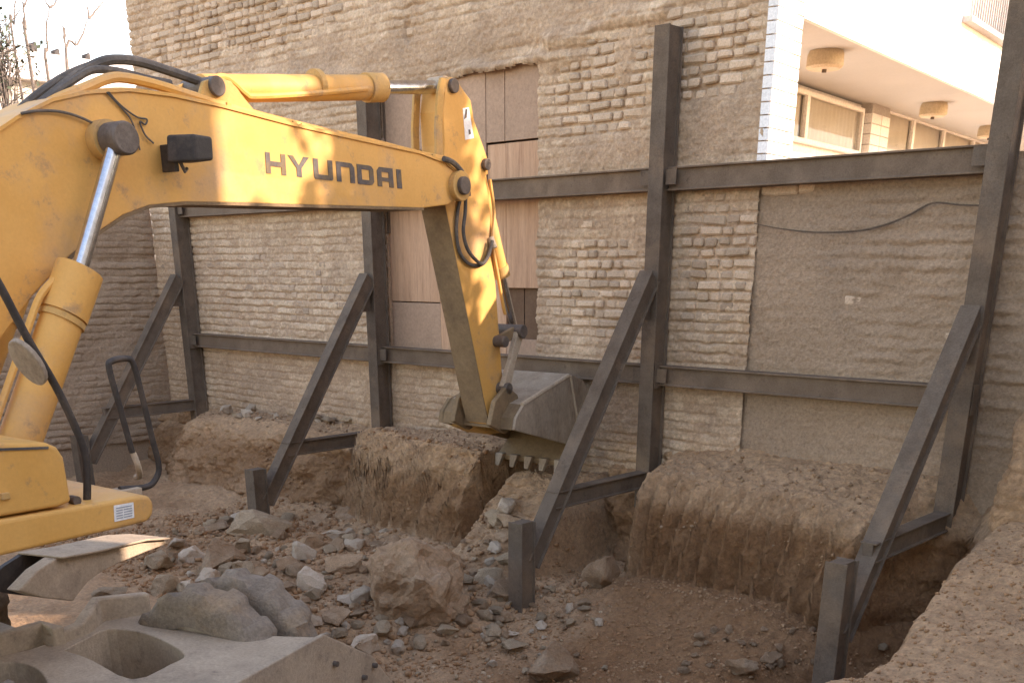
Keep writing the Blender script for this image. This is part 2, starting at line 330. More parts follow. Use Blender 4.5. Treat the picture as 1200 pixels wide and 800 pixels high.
BLOBS = [pb(705, 105, 68, 72, 1.1), pb(840, 60, 75, 60, 1.05), pb(740, 25, 80, 25, .9), pb(840, 310, 52, 100, 1.0), pb(700, 335, 75, 70, .85), pb(705, 260, 40, 30, .3), pb(880, 165, 14, 40, .5),
         pb(330, 330, 110, 70, .5), pb(290, 20, 170, 52, 1.0), pb(230, 50, 90, 40, .75), pb(540, 95, 110, 10, .8), pb(480, 70, 40, 10, .6), pb(600, 60, 60, 14, .55), pb(400, 5, 120, 18, .6), pb(660, 400, 90, 60, .4), pb(840, 440, 30, 60, .4), pb(560, 5, 60, 15, .5)]
SMOOTH = [pb(715, 190, 60, 34, 1), pb(735, 70, 14, 34, .8), pb(840, 150, 50, 38, 1), pb(440, 70, 190, 24, .9), pb(600, 35, 90, 24, .9), pb(720, 10, 40, 12, .8), pb(320, 95, 120, 14, .7), pb(470, 480, 120, 40, .5), pb(710, 470, 60, 50, .6), pb(370, 450, 130, 40, .4)]
def expose(X, Z):
    e = np.maximum(mask_poly(X, Z, BLOBS), .30 + 0*X)*(1-.9*mask_poly(X, Z, SMOOTH))
    return np.clip(e + .16*fbm(X*1.6, Z*2.4, 0, 81, 3), 0, 1)
def masonry(X, Z, bh=BH, bl=.165, s=0):
    zz_ = (Z + .012*fbm(X*1.3, Z*.4, 0, 90+s, 2) + .009*vnoise(X*8, Z*9, 0, 93+s) + .004*vnoise(X*23, Z*9, 0, 92+s))/bh; row = np.floor(zz_); fz = zz_-row
    xo = _hash(row.astype(np.int64), 0*row.astype(np.int64), 0*row.astype(np.int64), 7+s)
    xx_ = X/bl + xo*3 + .06*vnoise(X*11, Z*17, 0, 94+s); col_ = np.floor(xx_); fx = xx_-col_
    hh = _hash(row.astype(np.int64), col_.astype(np.int64), 0*row.astype(np.int64), 9+s)
    rw = _hash(row.astype(np.int64), 1+0*row.astype(np.int64), 0*row.astype(np.int64), 19+s)
    ed_ = np.minimum(np.minimum(fz, 1-fz)*bh, np.minimum(fx, 1-fx)*bl*1.3 + .010)
    return sstep(0.0, .016, ed_)*(.35+.75*hh) + .25*rw, fz
def course_wave(X, Z): return np.cos(2*math.pi*((Z + .012*fbm(X*1.2, Z*.3, 0, 90, 2))/BH))
def mud_h(X, Z):
    e = expose(X, Z); sm = mask_poly(X, Z, SMOOTH)
    h = .052 - .043*e + .014*fbm(X*3, Z*4.5, 0, 82, 4, .6) + .010*np.abs(fbm(X*11, Z*13, 0, 83, 3)) + .009*fbm(X*30, Z*34, 0, 88, 2)
    ms, fz = masonry(X, Z); k_ = np.clip(.55 + .9*fbm(X*2.2, Z*2.6, 1, 84, 3), .05, 1.2)*(1-.88*sm)
    h = h + .021*(ms-.6)*k_ - .013*np.exp(-(np.minimum(fz, 1-fz)/.10)**2)*k_ + .007*np.abs(vnoise(X*26, Z*30, 0, 89))*vnoise(X*7, Z*7, 0, 91)
    # ragged ledge of an old floor line climbing to the right
    for (x0, y0, x1, y1, a, wd) in [(545, 85, 700, 62, .05, .05), (640, 52, 790, 5, .055, .07), (160, 92, 460, 88, .03, .06)]:
        A, B = onY(x0, y0, WY), onY(x1, y1, WY); t_ = (X-A[0])/(B[0]-A[0]); zl = A[2] + t_*(B[2]-A[2]) + .05*fbm(X*2.3, X*0, 0, 85, 3)
        h = h + a*sstep(-.05, .05, t_)*(1-sstep(.95, 1.05, t_))*np.exp(-((Z-zl)/wd)**2)*(1+.6*fbm(X*6, Z*6, 0, 86, 3))
    for (x0, y0, x1, y1, wd) in [(262, -40, 266, 85, .07), (343, 10, 346, 110, .06), (470, 32, 478, 45, .0)]:   # scars left by a neighbour's cross walls
        A, B = onY(x0, y0, WY), onY(x1, y1, WY)
        if wd: h = h + .03*np.exp(-((X-(A[0]+B[0])/2-.02*fbm(Z*3, Z*0, 0, 87, 2))/wd)**2)*sstep(B[2]-.1, B[2]+.05, Z)
    hp = onY(482, 38, WY); h = h - .06*np.exp(-(((X-hp[0])/.055)**2 + ((Z-hp[2])/.085)**2)**2)
    return np.maximum(h, .006)
def br_col(X, Z):
    ms, fz = masonry(X, Z); e = expose(X, Z); sm = mask_poly(X, Z, SMOOTH)
    return np.clip((ms-.45)*1.6, 0, 1)*np.clip(.25 + .9*e + .7*fbm(X*3.2, Z*3.2, 0, 99, 3), 0, 1)*(1-.8*sm) + .55*sstep(.22, .5, fbm(X*17, Z*24, 0, 97, 3))*(1-.5*sm)
DX0, DX1, DZ0, DZ1 = -9.0, -6.9, -.80, 1.68         # bricked-up doorway closed with boards
WX0, WX1 = -13.62, -4.62
def relief(name, x0, x1, z0, z1, hf, st, m, parent, hole=None, br=None):
    xs = np.arange(x0, x1+st/2, st); zs = np.arange(z0, z1+st/2, st); X, Z = np.meshgrid(xs, zs); H = hf(X, Z)
    V = np.stack([X, WY-H, Z], -1).reshape(-1, 3); Fc = grid_faces(*X.shape)
    if hole:
        c = V[Fc].mean(1); jx = .02*fbm(c[:, 2]*9, c[:, 0]*9, 0, 95, 3)
        k = (c[:, 0] > hole[0]+jx) & (c[:, 0] < hole[1]+jx) & (c[:, 2] > hole[2]+jx) & (c[:, 2] < hole[3]+jx*1.2); Fc = Fc[~k]
    return mkobj(name, np_mesh(name, V, Fc, {'br': br(X, Z)} if br else None), m, parent, smooth=True)
wall = root('brick_wall', 'tall old mud-plastered brick wall with exposed tan bricks behind the shoring', 'wall', ((WX0+WX1)/2, WY+.2, -1.75))
WO = -Vector(wall.location)
def wpar(o, p=None): o.parent = p or wall; o.matrix_parent_inverse = Matrix.Translation(-Vector((p or wall).location)); return o
wpar(relief('mortar_coat', WX0, WX1+.0, -1.85, 3.4, mud_h, .0115, 'mud', None, (DX0, DX1, DZ0, DZ1), br_col))
c = MB(); Y0, Y1 = WY-.004, WY+.40
for a, b in (((WX0, -2.6), (DX0-.03, 4.6)), ((DX1+.03, -2.6), (WX1, 4.6)), ((DX0-.03, -2.6), (DX1+.03, DZ0-.03)), ((DX0-.03, DZ1+.03), (DX1+.03, 4.6))): c.box((a[0], Y0, a[1]), (b[0], Y1, b[1]))
wpar(c.build('core', 'mud'))
# bricks: laid over the whole wall; the mud coat hides most of them
bricks = []
for r_ in range(int(-1.8/BH), int(3.95/BH)):
    z = (r_+.5)*BH; x = WX0 + rng.uniform(0, .2); fused = rng.random()
    while x < WX1-.03:
        l = rng.choice([.2, .1, .1, .1, .12, .12, .15]); l = min(l, WX1-x-.004); g_ = rng.uniform(.008, .018)
        if l > .05: bricks.append((x+l/2, z+rng.uniform(-.004, .004), l))
        x += l+g_
BXA = np.array(bricks); E_ = expose(BXA[:, 0], BXA[:, 1]); Hm = mud_h(BXA[:, 0], BXA[:, 1])
proud = NR.uniform(.016, .042, len(BXA)) + .012*(E_ > .55)
ok = (proud > Hm-.010) & ~((BXA[:, 0]+BXA[:, 2]/2 > DX0-.01) & (BXA[:, 0]-BXA[:, 2]/2 < DX1+.01) & (BXA[:, 1] > DZ0-.05) & (BXA[:, 1] < DZ1+.05))
ok &= ~((E_ < .22) & (NR.rand(len(BXA)) < .6))
idx = np.where(ok)[0]
score = []
for i in idx:
    u, v, d = topx((BXA[i, 0], WY, BXA[i, 1])); vis = 0 <= u <= 1200 and 0 <= v <= 560
    score.append(((BXA[i, 2]/.2)*(9.5/d)*(.3+E_[i])*(proud[i]-Hm[i]+.012)*60 if vis else -1))
order = idx[np.argsort(-np.array(score))]
single, rest = order[:300], order[300:]
VAR = {L: [brick_mesh(L, .066, .10, int(L*1000)+k) for k in range(7)] for L in (.2, .15, .1)}
for q in VAR.values():
    for me in q: me.materials.append(MATS['brick'])
for i in single:
    x, z, l = BXA[i]; L = min(VAR, key=lambda a: abs(a-l)); o = bpy.data.objects.new('brick', rng.choice(VAR[L])); COL.objects.link(o)
    o.location = (x, WY-proud[i]+.05, z); o.scale = (l/L, 1, rng.uniform(.82, 1.04)); o.rotation_euler = (rng.uniform(-.03, .03), rng.uniform(-.025, .025), rng.uniform(-.03, .03)); wpar(o)
def brick_mass(name, ids, B, pr, m, parent, hgt=.066):
    vs_, fs, rn = [], [], []; n0 = 0
    cache = []
    for k in range(8):
        me = brick_mesh(.2, hgt, .10, 900+k, .009); cache.append((np.array([v.co[:] for v in me.vertices]), [tuple(p.vertices) for p in me.polygons])); bpy.data.meshes.remove(me)
    for i in ids:
        V, Fs = rng.choice(cache); x, z, l = B[i]; V = V*np.array([l/.2, 1, rng.uniform(.9, 1.05)]); a = rng.uniform(-.03, .03)
        V = V @ np.array([[math.cos(a), 0, math.sin(a)], [0, 1, 0], [-math.sin(a), 0, math.cos(a)]])
        V = V + np.array([x, WY-pr[i]+.05, z]); vs_.append(V); fs += [tuple(j+n0 for j in f) for f in Fs]; n0 += len(V); rn += [rng.random()]*len(V)
    me = bpy.data.meshes.new(name); me.from_pydata(np.concatenate(vs_).tolist(), [], fs)
    at = me.attributes.new('rnd', 'FLOAT', 'POINT'); at.data.foreach_set('value', np.array(rn, np.float32))
    return mkobj(name, me, m, parent, kind='stuff')
wpar(brick_mass('brick_courses', rest, BXA, proud, 'brick_brown', None))

# boards in the doorway
dw = root('boarded_doorway', 'tall doorway in the brick wall closed with reddish and grey-brown boards', 'doorway', ((DX0+DX1)/2, WY, DZ0))
def bd(x0, y0, x1, y1): a, b = onY(x0, y0, WY), onY(x1, y1, WY); return a[0], b[0], b[2], a[2]
hx0, hx1, hz0, hz1 = -7.36, -6.93, -.63, -.17
zsplit = 1.12
def board(x0, x1, z0, z1, m, yoff=0):
    b = MB(); y = WY+.03+yoff; n = 5
    b.box((x0+.004, y, z0+.003), (x1-.004, y+.022, z1-.003)); o = b.build('board', m, bevel=.003); wpar(o, dw); return o
cuts = [DX0-.03, -8.28, -7.60, -7.36, DX1+.03]
for k in range(4):
    a, b = cuts[k], cuts[k+1]
    if k < 3:
        board(a, b, zsplit-.02 if k != 1 else zsplit-.35, DZ1+.06, 'board_grey', -.012)
        board(a, b, DZ0-.02 if k > 0 else -.32, zsplit-.03 if k != 1 else zsplit-.36, 'board' if k != 1 else 'board', rng.uniform(-.004, .006))
        if k == 0: board(a, b, DZ0-.02, -.325, 'board_grey', .004)
    else:
        board(a, b, zsplit-.02, DZ1+.06, 'board_grey', -.012); board(a, b, hz1, zsplit-.03, 'board', rng.uniform(-.004, .006))
        board(a, b, DZ0-.02, hz0, 'board_grey', .002)
b = MB()
jag = [(hx0, hz1-.05), (hx0+.05, hz1+.01), (hx0+.09, hz1-.03), (hx0+.15, hz1+.02), (hx0+.2, hz1), (hx1, hz1+.01)]
b.box((hx0-.03, WY+.075, hz0-.1), (-7.165, WY+.10, hz1+.15)); wpar(b.build('backing_board', 'hole_shade'), dw)
b = MB(); b.box((-7.155, WY+.078, hz0-.1), (hx1+.06, WY+.103, hz1+.15)); wpar(b.build('backing_board', 'hole_shade'), dw)
b = MB(); b.box((DX0-.02, WY+.16, DZ0-.02), (DX1+.02, WY+.18, DZ1+.02)); wpar(b.build('back_panel', 'hole_shade'), dw)
b = MB(); b.box((DX0-.035, WY+.008, .35), (DX0+.0, WY+.05, DZ1+.03)); wpar(b.build('jamb', 'steel_warm'), dw)

# lower plastered yard wall continuing to the right
GX0, GX1, GZT = -4.675, 3.99, .73
gw = root('garden_wall', 'low grey plastered wall with ribbed mud courses beneath the white house', 'wall', (-2, WY+.1, -1.6))
GB = [pb(915, 224, 34, 7, .8), pb(1010, 380, 90, 60, .4)]
def gw_h(X, Z):
    rib = sstep(-.15, .35, fbm(X*.7+3, Z*1.1, 0, 101, 3) + .2 + .25*sstep(-3.9, -3.3, X))
    h = .012 + .010*fbm(X*2.5, Z*4, 0, 102, 4, .6) + .006*np.abs(fbm(X*12, Z*14, 0, 103, 3)) + .007*fbm(X*33, Z*38, 0, 106, 2)
    ms, fz = masonry(X, Z, .092, .21, 5); k_ = (.2+1.0*rib)*np.clip(.6+1.3*fbm(X*2.6, Z*7, 0, 105, 4), .0, 1.3)
    tri = np.where(fz < .75, fz/.75, (1-fz)/.25)              # mud squeezed out over each course: soft top, sharp underside
    h = h + .022*k_*(1-tri) + .010*k_*ms + .006*np.abs(vnoise(X*30, Z*34, 0, 107))*vnoise(X*6, Z*9, 0, 108) - .022*mask_poly(X, Z, GB[:1])
    h = h - .02*(1-sstep(GX0+.0, GX0+.02, X))
    return np.maximum(h, .002)
wpar(relief('mud_render', GX0, -1.0, -1.85, GZT, gw_h, .0125, 'mud_grey', None), gw)
b = MB(); b.box((GX0+.002, WY+.004, -2.6), (GX1, WY+.24, GZT-.004)); wpar(b.build('core', 'mud_grey'), gw)
for k, (u, v) in enumerate([(903, 224), (922, 223), (946, 221), (1000, 352), (1085, 345), (1102, 348), (1060, 300), (1120, 395)]):
    p = onY(u, v, WY); o = bpy.data.objects.new('brick', VAR[.2 if k == 1 else .15][k % 7]); COL.objects.link(o); o.location = (p[0], WY+.05-.022, p[2]); wpar(o, gw)
cb = spline([onY(u, v, WY-.062) for u, v in [(884, 262), (915, 268), (955, 272), (1000, 271), (1035, 264), (1065, 252), (1093, 238), (1125, 240), (1165, 241)]], 6)
b = MB(); b.tube(cb, [.004+.003*max(0, math.sin(i/len(cb)*3.1)) for i in range(len(cb))], 6)
b.build('cable', 'steel', smooth=True, label='thin dark cable sagging across the grey plastered garden wall', category='cable')

# wall on the left edge of the plot, at right angles to the tall wall
sw = root('side_wall', 'low mud-brick wall closing the pit at the far side, behind the boom', 'wall', (-13.85, 5.5, -1.8))
ys = np.arange(1.5, 8.02, .016); zs = np.arange(-2.2, .74, .013); YY, ZZ = np.meshgrid(ys, zs)
HH = .03 + .02*fbm(YY*3, ZZ*4, 0, 111, 4) + .024*masonry(YY, ZZ, .085, .19, 3)[0]*np.clip(.7+.9*fbm(YY*2, ZZ*2, 0, 113, 3), .05, 1.3) + .01*np.abs(fbm(YY*12, ZZ*12, 0, 114, 3)) + .006*fbm(YY*30, ZZ*30, 0, 115, 2)
HH = HH - .035*np.exp(-((ZZ-.12-.04*fbm(YY*3, YY*0, 0, 116, 2))/.045)**2)
wpar(mkobj('mud_render', np_mesh('mud_render', np.stack([-13.74+HH, YY, ZZ], -1).reshape(-1, 3), grid_faces(*YY.shape)), 'mud_grey', smooth=True), sw)
b = MB(); b.box((-14.05, 1.5, -2.6), (-13.735, 7.99, .735)); wpar(b.build('core', 'mud_grey'), sw)

# broken return wall beside the right-hand shoring frame
bs = root('broken_wall', 'crumbling sandy mud-brick wall end beside the last shoring post', 'wall', (-1.9, 7.6, -1.7))
n = 70; vv = np.linspace(-1.95, .35, 120); uu = np.linspace(0, 1, n)
Ug, Vg = np.meshgrid(uu, vv)
edge = np.interp(Vg, [-1.95, -1.5, -1.0, -.4, .35], [7.28, 7.36, 7.45, 7.62, 7.75])
Xe = np.interp(Vg, [-1.95, -1.5, -1.0, -.4, .35], [-2.36, -2.38, -2.34, -2.22, -2.08]) + .05*fbm(Vg*4, Ug*3, 0, 121, 4)
ang = Ug*math.pi*.95
PX = Xe + .55*(1-np.cos(ang))*.5 + .0; PY = edge + .6*(1-np.sin(ang)**.6) ; 
PX = Xe + np.interp(Ug, [0, .3, .45, 1], [0, -.0, .06, 1.2]); PY = np.interp(Ug, [0, .3, .45, 1], [8.05, 7.75, 7.62, 7.5]) + (edge-7.5)*.6
rf = .035*fbm(PX*5, Vg*5, PY*5, 122, 4, .6) + .03*masonry(PX+PY, Vg, .085, .2, 8)[0]*np.clip(.5+.9*fbm(PX*3, Vg*3, 0, 123, 3), 0, 1.2) + .012*np.abs(fbm(PX*16, Vg*16, PY*9, 124, 3))
PX = PX - rf*np.interp(Ug, [0, .4, .6, 1], [1, .7, .1, 0]); PY = PY - rf*np.interp(Ug, [0, .3, .6, 1], [0, .4, 1, 1])
wpar(mkobj('earth_face', np_mesh('earth_face', np.stack([PX, PY, Vg], -1).reshape(-1, 3), grid_faces(*PX.shape), {'red': 0*PX+.05}), 'soil', smooth=True), bs)
b = MB(); b.prism([(-2.2, 8.0, -1.9), (-1.0, 8.0, -1.9), (-1.0, 7.72, -1.9), (-2.1, 7.85, -1.9)], [(-2.0, 8.0, .34), (-1.0, 8.0, .34), (-1.0, 7.78, .34), (-1.9, 7.9, .34)]); wpar(b.build('core', 'soil'), bs)

# ------------------------------------------------------------------ steel shoring
pos = ['deepest in the plot, beside the side wall', 'beside the boarded doorway, its foot among the rubble', 'in front of the bare bricks, beside the digging bucket', 'at the broken sandy wall end']
tops = [1.55, 1.66, 1.76, 2.1]
for k, X in enumerate(POSTX):
    f_ = root('shoring_frame', 'dark steel triangular shoring frame ' + pos[k], 'shoring frame', (X, 6.15, -2.6), 0, 'steel shoring frames along the wall')
    def put(mb, name, m='steel'): o = mb.build(name, m, bevel=.003, seg=1); o.parent = f_; o.matrix_parent_inverse = Matrix.Translation(-Vector(f_.location))
    y = 7.845; put(ibeam(MB(), (X, y, -2.9), (X, y, tops[k]), (0, -1, 0), .145, .19), 'post')
    bt = [-.10, -.08, -.05, -.27][k]; put(ibeam(MB(), (X, 7.74, bt), (X, 6.22, -2.22), (0, -1, 1), .135, .15), 'brace')
    sz = [-1.67, -1.72, -1.745, -1.72][k]; put(ibeam(MB(), (X, 7.755, sz), (X, [6.5, 6.52, 6.5, 6.5][k], sz), (0, 0, 1), .115, .14), 'strut')
    put(ibeam(MB(), (X, 6.14, -3.0), (X, 6.14, [-1.9, -1.87, -1.86, -1.70][k]), (0, -1, 0), .15, .165), 'foot_pile')
    for s in (-1, 1): put(MB().box((X+s*.0765-.004, 7.765, -.96), (X+s*.0765+.004, 7.86, -.75)), 'weld_plate')
for k, X in enumerate(POSTX):
    f_ = [o for o in bpy.data.objects if o.name.startswith('shoring_frame')][k]
    for z in (.69, -.855):
        for s_ in (-1, 1):
            if (k == 0 and s_ < 0) or (k == 3 and s_ > 0): continue
            o = MB().box((X+s_*.125-.05, 7.786, z-.055), (X+s_*.125+.05, 7.798, z+.06)).build('clip_plate', 'steel', bevel=.002, seg=1); o.parent = f_; o.matrix_parent_inverse = Matrix.Translation(-Vector(f_.location))
    bz = [-.10, -.08, -.05, -.27][k]
    o = MB().prism([(X-.006, 7.755, bz-.12), (X-.006, 7.755, bz-.34), (X-.006, 7.62, bz-.34)], [(X+.006, 7.755, bz-.12), (X+.006, 7.755, bz-.34), (X+.006, 7.62, bz-.34)]).build('gusset', 'steel'); o.parent = f_; o.matrix_parent_inverse = Matrix.Translation(-Vector(f_.location))
def waler(a, b_, z, h_, label):
    o = ibeam(MB(), (a, WY-.115, z), (b_, WY-.115, z), (0, 0, 1), .13, h_, .014, .03).build('waler', 'steel_warm', bevel=.003, seg=1); o['label'] = label; o['category'] = 'steel beam'; o['group'] = 'horizontal steel beams between the shoring posts'
for k, nm in enumerate(['behind the excavator boom, crossing the far mud-brick bay', 'crossing the boarded doorway', 'under the white house']):
    waler(POSTX[k]+.065, POSTX[k+1]-.065, [.69, .685, .68][k], .175, 'upper horizontal steel beam ' + nm)
for k, nm in enumerate(['above the earth bank with loose stones, crossing the far mud-brick bay', 'behind the excavator bucket', 'across the plastered garden wall']):
    waler(POSTX[k]+.065, POSTX[k+1]-.065, -.855, .165, 'lower horizontal steel beam ' + nm)

# ------------------------------------------------------------------ excavator
AL = R(95); dv = np.array([math.cos(AL), math.sin(AL), 0]); nv = np.array([dv[1], -dv[0], 0])
HW = .19
p0 = onY(535, 218, 6.2) - nv*HW           # arm pin, boom centre plane
GZ0 = -2.62
base = p0 - dv*5.3; base[2] = GZ0
ex = root('excavator', 'yellow wheeled excavator digging beside the wall, dusty steel undercarriage', 'excavator', tuple(base), AL-math.pi/2)
def loc(P): q = np.array(P, float) - base; return (float(q @ nv), float(q @ dv), float(q[2]))
def E_px(x, y, off=HW): return loc(onP(x, y, p0 + nv*off, nv))          # pixel on a plane parallel to the boom
def side(pts, o0, o1, ref=None):
    ref = HW if ref is None else ref
    L = [E_px(x, y, ref) for x, y in pts]; return MB().prism([(o0, p[1], p[2]) for p in L], [(o1, p[1], p[2]) for p in L])
def xp(mb, name, m, parent=None, **k): return mb.build(name, m, parent or ex, **k)
def path(pts, off): return [E_px(x, y, off) for x, y in pts]
# boom: box section traced along its right flank
up = [(-150, 520), (-150, 420), (-110, 300), (-60, 215), (-20, 165), (20, 138), (60, 118), (100, 109), (150, 106), (200, 112), (260, 125), (340, 146), (420, 164), (490, 179), (520, 190), (537, 204), (545, 218), (540, 231), (525, 240)]
dn = [(495, 244), (440, 242.5), (360, 240.5), (280, 238), (215, 237), (175, 241), (145, 252), (115, 272), (80, 302), (40, 345), (5, 392), (-40, 455), (-85, 540)]
boom = xp(side(up+dn, -HW, HW), 'boom', 'yellow', bevel=.008)
ridge = up[3:16]      # raised edge of the top plate and the lower plate
L = [E_px(x, y, HW) for x, y in ridge]
xp(MB().prism([(HW+.012, p[1], p[2]+.012) for p in L] + [(HW+.012, p[1], p[2]-.006) for p in L[::-1]], [(-HW-.012, p[1], p[2]+.012) for p in L] + [(-HW-.012, p[1], p[2]-.006) for p in L[::-1]]), 'top_plate', 'yellow', boom)
L = [E_px(x, y, HW) for x, y in dn[:9]]
xp(MB().prism([(HW+.014, p[1], p[2]+.004) for p in L] + [(HW+.014, p[1], p[2]-.014) for p in L[::-1]], [(-HW-.014, p[1], p[2]+.004) for p in L] + [(-HW-.014, p[1], p[2]-.014) for p in L[::-1]]), 'bottom_plate', 'mud_and_shade', boom)  # shade beneath the boom put into the plate's dark colour
# lettering along the flank
def zl(u, v): # u along (enlarged pixels), v 0 bottom .. 1 top
    yt = 420 + (u-125)*90/687; yb = 528 + (u-135)*79/683; sl_ = (1-v)*7; return E_px(280+(u+sl_)/4.286, 80+(yb+(yt-yb)*v)/4.286, HW)
LET = {'H': [[(130, 0), (153, 0), (153, 1), (130, 1)], [(207, 0), (230, 0), (230, 1), (207, 1)], [(153, .36), (207, .36), (207, .60), (153, .60)]],
       'Y': [[(284, 0), (309, 0), (309, .42), (284, .42)], [(284, .42), (296.5, .42), (296.5, .56), (270, 1), (243, 1)], [(296.5, .42), (309, .42), (349, 1), (322, 1), (296.5, .56)]],
       'U': [[(370, .1), (375, 0), (394, 0), (394, 1), (370, 1)], [(394, 0), (443, 0), (443, .24), (394, .24)], [(443, 0), (460, 0), (466, .1), (466, 1), (443, 1)]],
       'N': [[(485, 0), (508, 0), (508, 1), (485, 1)], [(508, .76), (553, .76), (553, 1), (508, 1)], [(553, 0), (576, 0), (576, .78), (564, .97), (553, 1)]],
       'D': [[(590, 0), (612, 0), (612, .76), (590, .76)], [(590, .76), (650, .76), (650, 1), (590, 1)], [(650, 0), (662, .03), (672, .18), (672, .82), (662, .97), (650, 1)], [(612, 0), (650, 0), (650, .24), (612, .24)]],
       'A': [[(690, 0), (712, 0), (712, .78), (702, 1), (690, .8)], [(712, .76), (748, .76), (748, 1), (702, 1), (712, .78)], [(748, 0), (770, 0), (770, 1), (748, 1)], [(712, .28), (748, .28), (748, .48), (712, .48)]],
       'I': [[(788, 0), (812, 0), (812, 1), (788, 1)]]}
for ch, polys in LET.items():
    b = MB()
    for pl in polys:
        A = [zl(*q) for q in pl]; b.prism([(HW+.001, q[1], q[2]) for q in A], [(HW+.004, q[1], q[2]) for q in A])
    xp(b, 'letter', 'letter', boom)
# boom tip boss and arm pin
q = E_px(536, 218, HW)
xp(MB().cyl((HW-.02, q[1], q[2]), (HW+.05, q[1], q[2]), .105, 28), 'pin_boss', 'yellow_dusty', boom, bevel=.006)
xp(MB().cyl((-.3, q[1], q[2]), (HW+.085, q[1], q[2]), .062, 24), 'pin', 'pin', boom, bevel=.006)
# arm
AW = .115
rf = [(523, 94), (528, 90), (534, 92), (545, 108), (552, 118), (556, 142), (566, 170), (572, 188), (572, 199), (569, 207), (572, 225), (577, 280), (583, 362), (588, 430), (592, 478), (583, 500), (574, 497), (568, 470), (553, 395), (540, 330), (530, 280), (522, 240), (519, 205), (521, 170), (519, 130)]
arm = xp(side(rf, -AW, AW, AW), 'arm', 'yellow', bevel=.008)
# underside of the arm: mud and its shade put into one dark brown
inn = [(523, 241), (531, 281), (541, 331), (554, 396), (568, 469), (574, 496)]
L = [E_px(x, y, AW) for x, y in inn]
xp(MB().prism([(AW-.004, p[1]-.012, p[2]) for p in L]+[(AW-.004, p[1]+.006, p[2]) for p in L[::-1]], [(-AW-.02, p[1]-.012, p[2]) for p in L]+[(-AW-.02, p[1]+.006, p[2]) for p in L[::-1]]), 'underside_plate', 'mud_and_shade', arm)
# rear ear plates at the top of the arm, seen from behind
ear = [(497, 185), (500, 108), (505, 97), (515, 95), (519, 130), (521, 170), (519, 205)]
L = [E_px(x, y, AW) for x, y in [(521, 92), (517, 110), (515, 150), (516, 200), (523, 235)]]
for s in (-1, 1):
    xp(MB().prism([(s*AW+.012, p[1]-.05, p[2]) for p in L]+[(s*AW+.012, p[1]+.02, p[2]) for p in L[::-1]], [(s*AW-.012, p[1]-.05, p[2]) for p in L]+[(s*AW-.012, p[1]+.02, p[2]) for p in L[::-1]]), 'ear_plate', 'yellow_dusty', arm, bevel=.004)
q = E_px(530, 101, AW); xp(MB().cyl((-AW-.05, q[1], q[2]), (AW+.03, q[1], q[2]), .048, 22), 'pin', 'pin', arm, bevel=.005); earpin = q
# bucket cylinder along the front of the arm
L2 = [E_px(x, y, AW) for x, y in [(556, 140), (573, 190), (573, 204), (560, 210)]]
br = E_px(568, 193, AW)
for s in (-1, 1):
    xp(MB().prism([(s*.09+.012, p[1], p[2]) for p in L2], [(s*.09-.012, p[1], p[2]) for p in L2]), 'cylinder_bracket', 'yellow', arm)
xp(MB().cyl((-.13, br[1], br[2]), (AW+.035, br[1], br[2]), .042, 20), 'pin', 'pin', arm, bevel=.004)
bcy = root('tmp', '', ''); bpy.data.objects.remove(bcy)
e1 = (0.0, br[1]+.03, br[2]); e2 = E_px(603, 386, .0); mid = tuple(np.array(e1)*.36+np.array(e2)*.64)
bc = xp(MB().cyl(e1, mid, .062, 24), 'bucket_cylinder', 'yellow', smooth=True)
xp(MB().cyl(mid, e2, .034, 18), 'rod', 'chrome', bc, smooth=True)
xp(MB().cyl(tuple(np.array(mid)-.05*(np.array(e2)-np.array(e1))), tuple(np.array(mid)+.015*(np.array(e2)-np.array(e1))), .072, 24), 'gland', 'yellow_dusty', bc, smooth=True)
xp(MB().tube(spline(path([(574, 210), (579, 250), (577, 284), (583, 320), (590, 360), (592, 368)], AW+.02), 5), .014, 8), 'oil_pipe', 'yellow', arm, smooth=True)
q = E_px(577, 283, AW+.03); xp(MB().cyl((q[0]-.02, q[1], q[2]+.03), (q[0]+.01, q[1]+.01, q[2]-.05), .028, 12), 'hose_fitting', 'dust_steel', arm, smooth=True)
# hoses hanging at the elbow
for k, pp in enumerate([[(546, 226), (545, 250), (543, 272), (548, 292), (558, 305), (566, 309), (573, 298), (577, 282)], [(541, 226), (536, 250), (535, 275), (539, 296), (548, 308), (558, 311), (568, 307), (577, 285)]]):
    xp(MB().tube(spline(path(pp, AW+.05-.03*k), 6), .014, 8), 'hose', 'rubber', arm, smooth=True)
xp(MB().tube(spline(path([(520, 186), (530, 190), (540, 200), (547, 214), (549, 230)], HW+.03), 6), .02, 8), 'hose', 'rubber', boom, smooth=True)
# sticker on the arm
pl = [(542, 127), (549, 126), (555, 162), (545, 164)]; L = [E_px(x, y, AW) for x, y in pl]
st = xp(MB().prism([(AW+.001, p[1], p[2]) for p in L], [(AW+.003, p[1], p[2]) for p in L]), 'sticker', 'sticker', arm)
for pl in ([(545, 128), (547.5, 128), (546.5, 138), (543.5, 140)], [(548.5, 152), (550.5, 152), (551.5, 157), (549, 158)]):
    L = [E_px(x, y, AW) for x, y in pl]; xp(MB().prism([(AW+.0035, p[1], p[2]) for p in L], [(AW+.0045, p[1], p[2]) for p in L]), 'print', 'letter', st)
